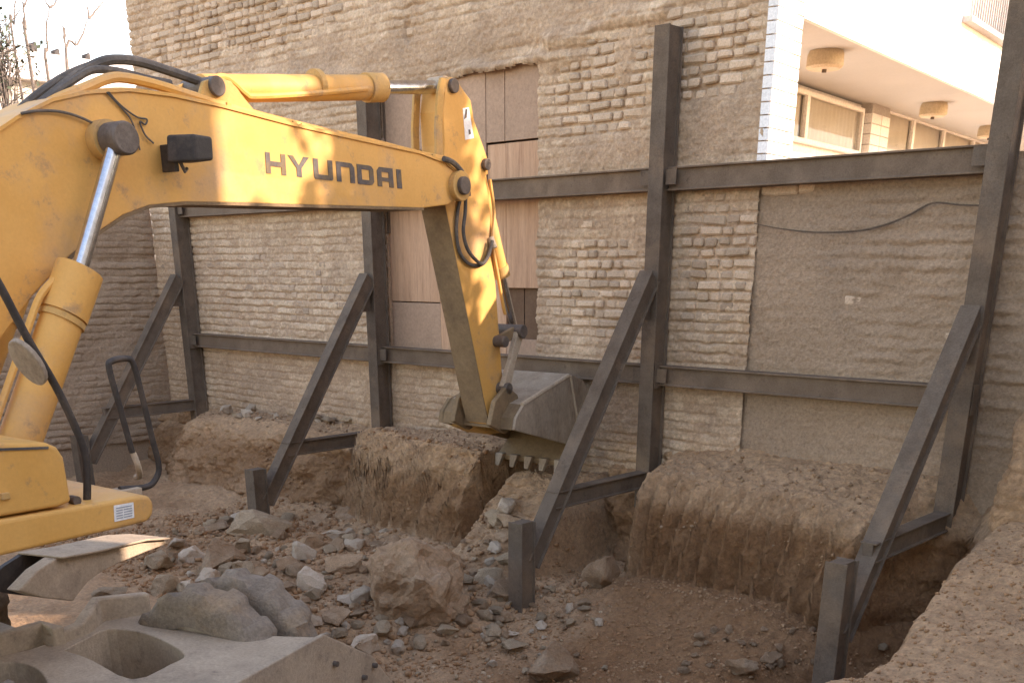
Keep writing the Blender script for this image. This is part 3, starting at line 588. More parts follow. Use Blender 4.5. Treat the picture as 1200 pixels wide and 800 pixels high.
# links to the bucket
lt = np.array(E_px(607, 388, .16)); lb = np.array(E_px(590, 455, .16)); la = np.array(E_px(586, 400, .16))
for s in (-1, 1):
    o_ = s*.17
    b = MB()
    dd = (lb-lt); pr = np.array([0, -dd[2], dd[1]]); pr = pr/np.linalg.norm(pr)
    ring = [lt+pr*.05, lt-pr*.05, (lt+lb)/2-pr*.035, lb-pr*.055, lb+pr*.055, (lt+lb)/2+pr*.035]
    b.prism([(o_-.025, p[1], p[2]) for p in ring], [(o_+.025, p[1], p[2]) for p in ring]); xp(b, 'bucket_link', 'dust_steel', bevel=.008)
    dd = (la-lt); pr = np.array([0, -dd[2], dd[1]]); pr = pr/np.linalg.norm(pr); ring = [lt+pr*.045, lt-pr*.045, la-pr*.045, la+pr*.045]
    b = MB(); b.prism([(o_*.8-.02, p[1], p[2]) for p in ring], [(o_*.8+.02, p[1], p[2]) for p in ring]); xp(b, 'rocker_link', 'mud_and_shade', bevel=.008)
for c_, r__ in ((lt, .055), (lb, .05), (la, .045)): xp(MB().cyl((-.22, c_[1], c_[2]), (.225, c_[1], c_[2]), r__, 20), 'pin', 'pin', bevel=.006)
# bucket, its mouth turned down into the bank
BN, BF = .38, -.44
prof = [(603, 504), (605, 490), (614, 474), (640, 459), (655, 448), (668, 438), (683, 445), (692, 464), (690, 497), (678, 524), (664, 547)]
L = [E_px(x, y, BN) for x, y in prof]
plate = L[:10]
bk = xp(MB().prism([(BN, p[1], p[2]) for p in plate], [(BN-.03, p[1], p[2]) for p in plate]), 'bucket', 'bucket_steel', bevel=.005)
xp(MB().prism([(BF, p[1], p[2]) for p in plate], [(BF+.03, p[1], p[2]) for p in plate]), 'side_plate', 'mud_and_shade', bk, bevel=.005)
cen = np.mean([[p[1], p[2]] for p in L], 0)
def sheet(pts, name, m, x0=BN-.031, x1=BF+.031):
    ins = [(p[0], cen[0]+(p[1]-cen[0])*.92, cen[1]+(p[2]-cen[1])*.92) for p in pts]
    return xp(MB().prism([(x0, p[1], p[2]) for p in pts]+[(x0, p[1], p[2]) for p in ins[::-1]], [(x1, p[1], p[2]) for p in pts]+[(x1, p[1], p[2]) for p in ins[::-1]]), name, m, bk)
sheet(L[0:3], 'back_plate', 'mud_and_shade', BN-.031, BF-.03); sheet(L[2:6], 'top_plate', 'bucket_steel'); sheet(L[5:11], 'front_plate', 'mud_and_shade')  # dark brown plates: mud plus the shade inside the bucket, as colour
A, B_ = np.array(E_px(668, 440, BN)), np.array(E_px(680, 514, BN))
xp(MB().tube([(BN+.004, A[1], A[2]), (BN+.004, B_[1], B_[2])], .013, 6), 'wear_rib', 'dust_steel', bk)
A, B_ = np.array(E_px(613, 474, BN)), np.array(E_px(667, 440, BN))
xp(MB().tube([(BN-.012, A[1], A[2]), (BN-.012, B_[1], B_[2])], .02, 6), 'rim', 'dust_steel', bk)
for k in range(5):
    o_ = BF+.07+k*(BN-BF-.14)/4; c_ = np.array([o_, L[10][1], L[10][2]])
    b = MB(); b.prism([c_+[-.045, -.04, .06], c_+[.045, -.04, .06], c_+[.045, .02, .06], c_+[-.045, .02, .06]], [c_+[-.022, -.075, -.05], c_+[.022, -.075, -.05], c_+[.022, -.05, -.055], c_+[-.022, -.05, -.055]]); xp(b, 'tooth', 'bucket_steel', bk, bevel=.004)
L = [E_px(x, y, -.25) for x, y in [(560, 464), (547, 470), (541, 486), (546, 500), (566, 508), (592, 503), (585, 478)]]
xp(MB().prism([(-.14, p[1], p[2]) for p in L], [(BF-.03, p[1], p[2]) for p in L]), 'back_bulge', 'yellow_dusty', bk, bevel=.03, seg=3)
for s in (-1, 1):
    L = [E_px(x, y, .2) for x, y in [(578, 470), (592, 452), (604, 462), (612, 492), (590, 508), (572, 498)]]
    xp(MB().prism([(s*.2-.025, p[1], p[2]) for p in L], [(s*.2+.025, p[1], p[2]) for p in L]), 'hinge_ear', 'mud_and_shade', bk, bevel=.008)
# arm cylinder over the boom
a0 = np.array(E_px(236, 104, 0)); a1 = np.array([0, earpin[1]-.02, earpin[2]]); am_ = a0+(a1-a0)*.70
ac = xp(MB().cyl(a0, am_, .078, 28), 'arm_cylinder', 'yellow', smooth=True)
xp(MB().cyl(am_, a1, .045, 22), 'rod', 'chrome', ac, smooth=True)
xp(MB().cyl(a0+(a1-a0)*.645, a0+(a1-a0)*.715, .092, 24), 'gland', 'yellow_dusty', ac, smooth=True)
xp(MB().cyl((-.07, a1[1], a1[2]), (.07, a1[1], a1[2]), .07, 20), 'rod_eye', 'dust_steel', ac, smooth=True)
xp(MB().tube(spline([np.array(E_px(x, y, .07)) for x, y in [(246, 93), (262, 90), (274, 97), (288, 110), (300, 113), (360, 110), (430, 104)]], 6), .019, 8), 'oil_pipe', 'yellow', ac, smooth=True)
xp(MB().cyl(a0+(a1-a0)*.42+np.array([0, 0, .02]), a0+(a1-a0)*.44+np.array([0, 0, .02]), .092, 20), 'clamp', 'yellow_dusty', ac)
L = [E_px(x, y, .0) for x, y in [(215, 122), (222, 98), (237, 92), (254, 98), (282, 132), (250, 130)]]
for s in (-1, 1): xp(MB().prism([(s*.12-.015, p[1], p[2]) for p in L], [(s*.12+.015, p[1], p[2]) for p in L]), 'cylinder_bracket', 'yellow_dusty', boom, bevel=.005)
xp(MB().cyl((-.15, a0[1], a0[2]), (.16, a0[1], a0[2]), .055, 22), 'pin', 'pin', boom, bevel=.005)
# pipes and hoses along the boom's back
for pp, off, rr_, m, nm in [
    ([(-40, 230), (-10, 180), (20, 148), (60, 120), (100, 103), (128, 92), (150, 92), (185, 100), (230, 114), (300, 135), (360, 150), (430, 166), (490, 181), (520, 187)], .12, .027, 'yellow', 'oil_pipe'),
    ([(-40, 245), (-10, 195), (20, 160), (60, 130), (105, 112), (150, 108), (200, 116)], .16, .022, 'yellow', 'oil_pipe'),
    ([(-30, 200), (0, 160), (30, 135), (60, 112), (90, 88), (118, 73), (140, 70), (165, 73), (200, 84), (235, 96)], .02, .026, 'rubber', 'hose'),
    ([(-30, 215), (0, 172), (30, 142), (62, 112), (88, 93), (110, 82), (140, 84), (170, 92), (200, 98)], .08, .02, 'rubber', 'hose'),
    ([(-20, 180), (10, 145), (34, 120), (70, 94), (100, 80), (118, 76)], -.06, .024, 'rubber', 'hose'),
    ([(25, 133), (45, 130), (70, 131), (95, 138), (118, 150), (128, 158)], HW+.02, .007, 'rubber', 'grease_line'),
    ([(125, 108), (138, 122), (150, 135), (156, 146), (160, 160), (164, 176)], HW+.012, .005, 'rubber', 'cable'),
    ([(127, 108), (142, 124), (160, 137), (172, 140), (170, 146), (164, 143), (170, 158), (180, 168)], HW+.014, .005, 'rubber', 'cable'),
    ([(290, 142), (360, 158), (430, 171), (505, 188)], -.05, .02, 'dust_steel', 'oil_pipe')]:
    xp(MB().tube(spline([np.array(E_px(x, y, off)) for x, y in pp], 6), rr_, 8), nm, m, boom, smooth=True)
for u, v in [(265, 127), (342, 148), (352, 151), (505, 186)]:
    q = np.array(E_px(u, v, .12)); xp(MB().box(q-[.045, .018, .04], q+[.035, .018, .03]), 'pipe_clamp', 'yellow_dusty', boom, bevel=.006)
# work lamp on the flank
q = np.array(E_px(198, 178, HW))
b = MB(); b.prism([q+[.10, -.10, -.07], q+[.10, .07, -.06], q+[.10, .075, .07], q+[.10, -.085, .075]], [q+[.26, -.02, -.065], q+[.26, .11, -.05], q+[.26, .115, .07], q+[.26, -.015, .075]])
wl = xp(b, 'work_lamp', 'black_steel', bevel=.015, seg=3)
xp(MB().box(q+[0, -.06, -.11], q+[.12, -.03, .03]), 'lamp_bracket', 'black_steel', wl, bevel=.004)
xp(MB().tube([q+[.12, -.02, -.06], q+[.13, 0, -.11], q+[.11, .03, -.09]], .01, 6), 'lamp_bolt', 'pin', wl)
# boom cylinders
for s in (1, -1):
    off = .33
    t1, t2, t3 = (np.array(E_px(x, y, off)) for x, y in ((137, 163), (92, 320), (8, 560)))
    if s < 0:
        for t_ in (t1, t2, t3): t_[0] = -off
    cy = xp(MB().cyl(t2, t3, .108, 30), 'boom_cylinder', 'yellow', smooth=True)
    xp(MB().cyl(t1, t2, .042, 24), 'rod', 'chrome', cy, smooth=True)
    d_ = (t3-t2)/np.linalg.norm(t3-t2)
    xp(MB().cyl(t2-d_*.02, t2+d_*.24, .122, 28), 'gland', 'yellow', cy, smooth=True)
    xp(MB().cyl(t2+d_*.25, t2+d_*.28, .118, 28), 'collar', 'yellow_dusty', cy, smooth=True)
    xp(MB().cyl((s*(HW-.01), t1[1], t1[2]), (s*(HW+.08), t1[1], t1[2]), .10, 26), 'pin_boss', 'yellow_dusty', cy, smooth=True)
    xp(MB().cyl((s*(HW+.08), t1[1], t1[2]), (s*.42, t1[1], t1[2]), .082, 26), 'rod_eye', 'pin', cy, bevel=.01, smooth=True)
    sd_ = np.array([0, -d_[2], d_[1]]); sd_ = sd_*(-1 if sd_[1] > 0 else 1)
    xp(MB().tube(spline([t2+d_*.1+sd_*.11, t2+d_*.22+sd_*.15, t2+d_*.4+sd_*.155, t2+d_*1.0+sd_*.15, t2+d_*1.25+sd_*.12], 5), .02, 8), 'oil_pipe', 'yellow', cy, smooth=True)
# upper structure: platform beam, tool box, handrail, mirror
PO = 1.2
def pf(x, y): return np.array(E_px(x, y, PO))
top_, bot_ = [(-260, 665), (0, 609), (110, 590), (165, 580), (176, 581)], [(181, 590), (180, 603), (174, 611), (150, 617), (0, 652), (-260, 720)]
L = [pf(*p) for p in top_+bot_]
plat = xp(MB().prism([(PO, p[1], p[2]) for p in L], [(-1.2, p[1], p[2]) for p in L]), 'platform', 'yellow', bevel=.02, seg=3)
L = [pf(*p) for p in [(-240, 560), (0, 519), (56, 519), (68, 524), (76, 536), (85, 588), (70, 594), (0, 606), (-240, 655)]]
tb = xp(MB().prism([(PO-.005, p[1], p[2]) for p in L], [(.45, p[1], p[2]) for p in L]), 'tool_box', 'yellow', bevel=.018, seg=3)
L = [pf(*p) for p in [(-240, 566), (0, 525), (57, 523), (57, 526), (0, 528), (-240, 569)]]
xp(MB().prism([(PO-.0, p[1], p[2]) for p in L], [(PO-.006, p[1], p[2]) for p in L]), 'lid_seam', 'rubber', tb)
q = pf(5, 577); xp(MB().box((PO-.008, q[1]-.02, q[2]-.03), (PO+.012, q[1]+.02, q[2]+.0)), 'latch', 'yellow_dusty', tb, bevel=.004)
L = [pf(*p) for p in [(133, 592), (156, 588), (157, 606), (134, 611)]]
stk = xp(MB().prism([(PO+.001, p[1], p[2]) for p in L], [(PO+.003, p[1], p[2]) for p in L]), 'sticker', 'sticker', plat)
A, B_, C_, D_ = [np.array(p) for p in L]
for k in range(5):
    v0 = .16+k*.16; b = MB()
    for (u0, u1) in ((.1, .42), (.48, .9)) if k else ((.1, .9),):
        P_ = lambda u, v: A*(1-u)*(1-v)+B_*u*(1-v)+C_*u*v+D_*(1-u)*v
        R4 = [P_(u0, v0), P_(u1, v0), P_(u1, v0+.07), P_(u0, v0+.07)]; b.prism([(PO+.0035, p[1], p[2]) for p in R4], [(PO+.0045, p[1], p[2]) for p in R4])
    xp(b, 'print', 'sticker_ink', stk)
L = pf(60, 590)
xp(MB().tube(spline([E_px(x, y, PO-.12) for x, y in [(-30, 285), (0, 335), (32, 396), (65, 452), (88, 500), (99, 530), (102, 560), (102, 588)]], 6), .019, 10), 'mirror_pole', 'black_steel', smooth=True)
q = np.array(E_px(102, 588, PO-.12)); xp(MB().box(q-[.06, .07, .012], q+[.06, .06, .012]), 'pole_foot', 'dust_steel', bevel=.004)
xp(MB().cyl(q+[.02, -.09, .03], q+[.07, -.09, .03], .022, 12), 'foot_bolt', 'pin')
q = np.array(E_px(35, 422, PO-.12)); b = MB(); n = 20
tilt = np.array([.35, .25, -.12]); ax1 = np.array([.45, .62, -.62])
ringA = []; ringB = []
e1_ = np.array([.0, .48, -.87]); e2_ = np.array([.93, .30, .18])
for k in range(n):
    a_ = 2*math.pi*k/n; p_ = q + e1_*.115*math.cos(a_) + e2_*.075*math.sin(a_)*.9; nn = np.cross(e1_, e2_); ringA.append(p_); ringB.append(p_ + nn*.03)
b.prism(ringA, ringB); mr = xp(b, 'mirror', 'bucket_steel', bevel=.006)
hr = [E_px(x, y, PO-.25) for x, y in [(155, 530), (140, 476), (128, 432), (131, 423), (148, 420), (156, 426), (165, 458), (178, 512), (186, 545), (183, 560), (172, 570), (140, 573)]]
hr2 = spline(hr, 6); hr2[-1] = np.array(hr2[-1])
xp(MB().tube(hr2, .016, 10), 'handrail', 'black_steel', smooth=True)
q = np.array(E_px(156, 530, PO-.25)); b2 = np.array(E_px(160, 562, PO-.45)); b2[2] = pf(150, 583)[2]
xp(MB().tube(spline([q, q+[0, .02, -.08], (q+b2)/2+[0, .02, -.06], b2], 5), .016, 8), 'handrail_stay', 'dust_steel', smooth=True)
q = np.array(E_px(140, 573, PO-.25)); xp(MB().box(q-[.05, .10, .05], q+[.05, .10, .0]), 'rail_foot', 'dust_steel', bevel=.005)
# cab and engine housing behind the frame edge
zt_ = pf(0, 606)[2]; yb_ = pf(0, 606)[1]
cabf = yb_+.05
b = MB(); ringL = [(cabf, zt_), (cabf+.05, zt_+.55), (cabf-.12, zt_+1.35), (cabf-.25, zt_+1.55), (cabf-1.45, zt_+1.55), (cabf-1.5, zt_)]
b.prism([(-.45, y, z) for y, z in ringL], [(-1.2, y, z) for y, z in ringL]); cab = xp(b, 'cab', 'yellow', bevel=.03)
b = MB(); b.box((-.448, cabf-1.3, zt_+.65), (-.44, cabf-.25, zt_+1.42)); xp(b, 'side_glass', 'glass', cab)
b = MB(); b.prism([(-.55, cabf+.052, zt_+.6), (-1.1, cabf+.052, zt_+.6), (-1.1, cabf-.105, zt_+1.33), (-.55, cabf-.105, zt_+1.33)], [(-.55, cabf+.06, zt_+.6), (-1.1, cabf+.06, zt_+.6), (-1.1, cabf-.097, zt_+1.33), (-.55, cabf-.097, zt_+1.33)]); xp(b, 'windscreen', 'glass', cab)
b = MB(); b.box((-1.2, yb_-3.2, zt_-.05), (1.2, yb_-1.7, zt_+.75)); xp(b, 'engine_housing', 'yellow', bevel=.06, seg=3)
b = MB(); n = 14; rg = [(1.22*math.sin(a_), yb_-3.15-.45*math.cos(a_)) for a_ in np.linspace(-math.pi/2, math.pi/2, n)]
b.prism([(x, y, zt_-.2) for x, y in rg], [(x, y, zt_+.6) for x, y in rg]); xp(b, 'counterweight', 'black_steel', bevel=.05, seg=3)
# undercarriage
cc = np.array([0, yb_-1.0, 0]); xp(MB().cyl(cc+[0, 0, zt_-.45], cc+[0, 0, zt_-.16], .62, 36), 'slew_ring', 'pin', smooth=True)
def Z_px(x, y, Z): return np.array(loc(onZ(x, y, Z)))
ZD = -1.9
out = [(-120, 835), (-60, 797), (0, 768), (70, 752), (112, 735), (130, 722), (175, 718), (250, 731), (315, 744), (375, 746), (275, 801), (200, 845), (60, 930), (-120, 960)]
h1 = [(75, 761), (100, 748), (125, 737), (160, 739), (190, 749), (216, 766), (200, 777), (155, 795), (107, 772)]
h2 = [(-70, 800), (-30, 782), (0, 776), (25, 776), (45, 784), (56, 802), (50, 830), (0, 850), (-60, 840)]
def plate_with_holes(outer, holes, z0, thick, name, m, parent):
    bm = bmesh.new()
    for ringp in [outer]+holes:
        vs_ = [bm.verts.new(Z_px(x, y, z0)) for x, y in ringp]
        for i in range(len(vs_)): bm.edges.new((vs_[i], vs_[(i+1) % len(vs_)]))
    bmesh.ops.triangle_fill(bm, use_beauty=True, use_dissolve=False, edges=bm.edges[:])
    fs = bm.faces[:]; ret = bmesh.ops.extrude_face_region(bm, geom=fs)
    bmesh.ops.translate(bm, vec=(0, 0, -thick), verts=[v for v in ret['geom'] if isinstance(v, bmesh.types.BMVert)])
    bmesh.ops.recalc_face_normals(bm, faces=bm.faces); me = bpy.data.meshes.new(name); bm.to_mesh(me); bm.free()
    o = mkobj(name, me, m, parent); bv = o.modifiers.new('bevel', 'BEVEL'); bv.width = .007; bv.segments = 2; bv.limit_method = 'ANGLE'; bv.angle_limit = R(50); return o
def sm_ring(r_, k=4): q = spline([(*p, 0) for p in r_+[r_[0]]], k)[:-1]; return [(p[0], p[1]) for p in q]
ch = plate_with_holes(out, [sm_ring(h1, 3), sm_ring(h2, 3)], ZD, .34, 'chassis', 'dust_steel', ex)
# raised rib along the back of the chassis plate
def rib(px_, z0, hgt, th, name, parent, m='dust_steel'):
    P = [Z_px(x, y, z0) for x, y in px_]; b = MB()
    A = []; 
    for i, p in enumerate(P):
        t_ = P[min(i+1, len(P)-1)]-P[max(i-1, 0)]; nn = np.array([-t_[1], t_[0], 0]); nn = nn/np.linalg.norm(nn); A.append((p, nn))
    lo = [p+[0, 0, -.03] for p, _ in A]; hi = [p+[0, 0, hgt if not isinstance(hgt, list) else hgt[i]] for i, (p, _) in enumerate(A)]
    lo2 = [p+n_*th+[0, 0, -.03] for p, n_ in A]; hi2 = [h_+n_*th for h_, (_, n_) in zip(hi, A)]
    m_ = len(P); vs_ = lo+hi+lo2+hi2; fs = []
    for i in range(m_-1): fs += [(i, i+1, m_+i+1, m_+i), (2*m_+i, 2*m_+i+1, 3*m_+i+1, 3*m_+i), (m_+i, m_+i+1, 3*m_+i+1, 3*m_+i), (i, i+1, 2*m_+i+1, 2*m_+i)]
    fs += [(0, m_, 3*m_, 2*m_), (m_-1, 2*m_-1, 4*m_-1, 3*m_-1)]
    b.add(vs_, fs); return b.build(name, m, parent, bevel=.012, seg=2)
rib([(-90, 808), (-40, 783), (0, 766), (52, 750), (64, 757)], ZD, .10, .07, 'rib', ch)
rib([(64, 757), (100, 744), (110, 738), (120, 728), (178, 718)], ZD, [.06, .07, .10, .14, .12], .07, 'rib', ch)
# closing plate at the end of the chassis, its top edge falling away from the corner
A, B_ = onZ(275, 800, ZD), onZ(375, 745, ZD); dr = (B_-A)/np.linalg.norm(B_-A); nn = np.array([dr[1], -dr[0], 0])
pts = [A-dr*1.1, A, B_, onP(432, 770, A, nn), onP(452, 796, A, nn)]
ringA = [loc(p+np.array([0, 0, .015])) for p in pts] + [loc((p[0], p[1], -2.66)) for p in (pts[-1]+dr*.06, A-dr*1.1)]
ofs = np.array(loc(base+nn*.03))-np.array(loc(base)); xp(MB().prism([np.array(p) for p in ringA], [np.array(p)+ofs*1.0 for p in ringA]), 'end_plate', 'dust_steel', ch, bevel=.008)
ringB = [np.array(loc(p)) for p in (onZ(300, 765, ZD+.012), onZ(372, 748, ZD+.012), onZ(360, 742, ZD+.012), onZ(200, 760+40, ZD+.012))]
for u, v in ((432, 778), (386, 776), (420, 792)):
    q = np.array(loc(onP(u, v, A, nn))); xp(MB().cyl(q-ofs*.3, q+ofs*1.9, .016, 10), 'bolt', 'pin', ch)
b = MB(); c0 = np.array(loc(A)); b.box((c0[0]-2.9, c0[1]-.75, .0+.18), (c0[0]-.12, c0[1]+.25, .42)); xp(b, 'belly_plate', 'dust_steel', ch)
# stabiliser arm with its arched web, further along the pit
q0, q1 = onZ(55, 695, -1.95), onZ(196, 634, -1.9); dr2 = (q1-q0)/np.linalg.norm((q1-q0)[:2]); nn2 = np.array([dr2[1], -dr2[0], 0]); nn2 /= np.linalg.norm(nn2)
web = [(22, 692), (45, 668), (66, 654), (110, 646), (165, 633), (193, 631), (196, 637), (172, 646), (145, 657), (120, 669), (104, 681), (96, 690), (86, 704), (50, 700)]
W_ = [np.array(loc(onP(x, y, q0, nn2))) for x, y in web]; of2 = np.array(loc(base-nn2*.035))-np.array(loc(base))
sa = xp(MB().prism(W_, [p+of2*3 for p in W_]), 'stabiliser', 'dust_steel', bevel=.01)
top_w = W_[2:7]; xp(MB().prism([p-of2*1.5+[0, 0, .015] for p in top_w[:4]]+[p-of2*1.5 for p in top_w[:4]][::-1], [p+of2*9+[0, 0, .015] for p in top_w[:4]]+[p+of2*9 for p in top_w[:4]][::-1]), 'flange', 'dust_steel', sa, bevel=.006)
xp(MB().prism([p+of2*8 for p in W_], [p+of2*9 for p in W_]), 'web', 'black_steel', sa)
# twin tyres
tax = np.array([math.cos(R(108)), math.sin(R(108)), 0]); rol = np.array([tax[1], -tax[0], 0])
def tyre(cw, name='tyre'):
    b = MB(); prof = [(-.125, .30), (-.135, .40), (-.125, .455), (-.10, .485), (0, .50), (.10, .485), (.125, .455), (.135, .40), (.125, .30)]; n = 96
    vs_, fs = [], []; m_ = len(prof)
    for k in range(n):
        a_ = 2*math.pi*k/n
        for j, (x, r_) in enumerate(prof):
            lug = 1+(.035 if (((k+int(abs(x)*30))//4+(1 if x > 0 else 0)) % 2 == 0) else -.03)*(1 if 2 <= j <= 6 else 0)
            wob = 1+.010*math.sin(a_*5+x*9)+.006*math.sin(a_*11+1)
            p = cw + tax*x + (rol*math.cos(a_) + np.array([0, 0, 1])*math.sin(a_))*r_*lug*wob; vs_.append(loc(p))
    for k in range(n):
        for j in range(m_-1): a_, b_ = k*m_+j, ((k+1) % n)*m_+j; fs.append((a_, b_, b_+1, a_+1))
    b.add(vs_, fs); o = xp(b, name, 'tyre', smooth=True)
    b = MB(); c0 = loc(cw-tax*.1); c1 = loc(cw+tax*.1); b.cyl(c0, c1, .31, 28); xp(b, 'rim', 'dust_steel', o, smooth=True)
t2_ = onZ(272, 668, -1.66); t2_[2] = -2.17; t2_ = t2_+rol*.06
tyre(t2_); tyre(t2_-tax*.34); tyre(t2_-tax*1.9); tyre(t2_-tax*2.2)
far = t2_-rol*2.6
for k in (0, -.34, -1.9, -2.2): tyre(far+tax*k)
for c_ in (t2_, far): xp(MB().cyl(loc(c_-tax*.1), loc(c_-tax*2.2), .13, 16), 'axle', 'dust_steel')

# ------------------------------------------------------------------ white house with loggia beyond the yard wall
BA = R(95.2); bd_ = np.array([math.cos(BA), math.sin(BA), 0])
hs = root('white_house', 'sunlit white house with a recessed loggia, curtained windows and pale soffit', 'house', (WX1, WY+.41, -1.6), BA-math.pi/2)
def hp(mb, name, m, parent=None, **k): return mb.build(name, m, parent or hs, **k)
def hl(P): q = np.array(P, float)-np.array([WX1, WY+.41, -1.6]); s, c = math.sin(BA-math.pi/2), math.cos(BA-math.pi/2); return np.array([q[0]*c+q[1]*s, -q[0]*s+q[1]*c, q[2]])
ZS = 1.82+1.6
def hX(x, y, X=0):      # pixel -> point on a house plane x = X
    s, c = math.sin(BA-math.pi/2), math.cos(BA-math.pi/2); n_ = np.array([c, s, 0]); P = np.array([WX1, WY+.41, -1.6]) + n_*X; return hl(onP(x, y, P, n_))
def hZ(x, y, Z=ZS): return hl(onZ(x, y, Z-1.6))
XB = -1.28
TB = math.tan(BA-math.pi/2)
def hbox(x0, x1, y0, y1, z0, z1):
    A = [(x0, y0-x0*TB), (x1, y0-x1*TB), (x1, y1), (x0, y1)]; return MB().prism([(*p, z0) for p in A], [(*p, z1) for p in A])
b = hbox(-6, 0, 0, 12, ZS+.02, ZS+4.5); up_ = hp(b, 'upper_wall', 'white_wall')
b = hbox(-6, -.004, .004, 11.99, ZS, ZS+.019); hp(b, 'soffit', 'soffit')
b = hbox(-6, XB-.05, .05, 12, 0, ZS-.01); hp(b, 'back_wall', 'white_wall')
b = MB(); b.box((-.11, -.3, 0), (-.012, .0, ZS+4)); hp(b, 'party_wall_end', 'joint')
# white facing bricks on the end of the party wall
rowh = .088; k = 0; zz = GZT+1.6+.012
while zz < ZS+1.2:
    y = -.395
    segs_ = [(-.465, -.27), (-.262, -.066), (-.058, -.004)] if k % 2 else [(-.465, -.36), (-.352, -.15), (-.142, -.004)]
    for a, b_ in segs_:
        o = MB().box((-.075, a, zz), (.004+rng.uniform(0, .004), b_, zz+rowh-.010)).build('facing_brick', 'white_brick', hs)
    zz += rowh; k += 1
# corner trim so that the white facing starts at the tall wall's edge
def pane(y0, y1, z0, z1, name='window', mull=(), cur=True):
    w_ = MB(); t_ = .045
    w_.box((XB-.03, y0, z0), (XB+.03, y0+t_, z1)); w_.box((XB-.03, y1-t_, z0), (XB+.03, y1, z1)); w_.box((XB-.03, y0+t_, z1-t_), (XB+.03, y1-t_, z1)); w_.box((XB-.03, y0+t_, z0), (XB+.03, y1-t_, z0+t_))
    for m_ in mull: w_.box((XB-.028, m_-.04, z0+t_), (XB+.032, m_+.04, z1-t_))
    wo = hp(w_, name, 'frame', bevel=.004)
    hp(MB().add([(XB-.004, y0+t_, z0+t_), (XB-.004, y1-t_, z0+t_), (XB-.004, y1-t_, z1-t_), (XB-.004, y0+t_, z1-t_)], [(0, 1, 2, 3)]), 'pane', 'glass', wo)
    if cur:
        ys_ = np.linspace(y0+.03, y1-.03, 120); A = [(XB-.035-.006+.006*math.sin(y*55)+.003*math.sin(y*23), y) for y in ys_]; v = []; 
        for x, y in A: v += [(x, y, z0+.02), (x, y, z1-.02)]
        hp(MB().add(v, [(2*i, 2*i+2, 2*i+3, 2*i+1) for i in range(len(A)-1)]), 'curtain', 'curtain', wo, smooth=True)
    return wo
w0, w1 = hX(905, 120, XB)[1], hX(1010, 140, XB)[1]; zs1 = hX(1003, 182, XB)[2]; zt1 = hX(960, 95, XB)[2]
pane(w0, w1, zs1, min(zt1, ZS-.06), mull=(hX(945, 120, XB)[1],))
pane(w0, hX(962, 190, XB)[1], zs1-1.1, zs1-.30, mull=(hX(938, 188, XB)[1],))
y0_, y1_ = hX(1034, 150, XB)[1], hX(1195, 170, XB)[1]
pane(y0_, y1_, zs1-.12, zt1-.04, mull=(hX(1069, 150, XB)[1], hX(1106, 150, XB)[1], hX(1140, 165, XB)[1]))
pr0, pr1 = hX(1011, 150, XB)[1], hX(1033, 150, XB)[1]; zz = 1.2
while zz < ZS-.1:
    for a, b_ in ((pr0+.01, pr0+(pr1-pr0)*.52), (pr0+(pr1-pr0)*.54, pr1-.01)): MB().box((XB-.04, a, zz), (XB+.10, b_, zz+.10)).build('facing_brick', 'white_brick', hs)
    zz += .112
hp(MB().box((XB-.05, pr0+.015, 0), (XB+.09, pr1-.015, ZS)), 'pier', 'joint')
hp(MB().box((XB+.4, hX(1085, 172, XB)[1], zs1-.28), (XB+.46, hX(1195, 172, XB)[1], zs1-.20)), 'ledge', 'frame')
# fascia drip, crack-line joint and the railed window above
hp(MB().box((-.03, .0, ZS-.035), (.012, 12, ZS+.004)), 'drip_edge', 'white_wall')
ra, rb_ = hX(1128, 26, 0), hX(1192, 54, 0); yA, yB, zA = ra[1], rb_[1]+1.2, (ra[2]+rb_[2])/2
hp(MB().box((-.01, yA-.02, zA-.05), (.10, yB, zA)), 'window_sill', 'metal_rail')
ro_ = hp(MB().box((.06, yA, zA+.42), (.09, yB, zA+.45)), 'railing', 'metal_rail')
yy = yA
while yy < yB: hp(MB().box((.066, yy, zA), (.084, yy+.018, zA+.42)), 'bar', 'metal_rail', ro_); yy += .085
hp(MB().box((-.002, yA, zA), (.006, yB, zA+1.0)), 'window', 'curtain')
# three oval lamps under the soffit
def to_world(p): s, c = math.sin(BA-math.pi/2), math.cos(BA-math.pi/2); return (WX1+p[0]*c-p[1]*s, WY+.41+p[0]*s+p[1]*c, p[2]-1.6)
for k, (u, v, sc, lb_) in enumerate([(968, 60, 1, 'tan drum lamp over the curtained window'), (1095, 121, .95, 'tan drum lamp past the white brick pier'), (1161, 148, .95, 'tan drum lamp half hidden by the last steel post')]):
    q = hZ(u, v); wp = to_world((q[0], q[1], ZS)); r_ = .165*sc
    lo = root('ceiling_lamp', lb_ + ' under the loggia soffit', 'lamp', (wp[0], wp[1], wp[2]), BA-math.pi/2, 'ceiling lamps under the loggia')
    b = MB(); b.tube([(0, 0, .001), (0, 0, -.03), (0, 0, -.125), (0, 0, -.145)], [r_*.9, r_, r_*1.02, r_*.86], 10); b.build('shade', 'lamp_body', lo, smooth=True)
    b = MB(); b.cyl((0, 0, -.144), (0, 0, -.17), .022, 10); b.build('knob', 'pin', lo)

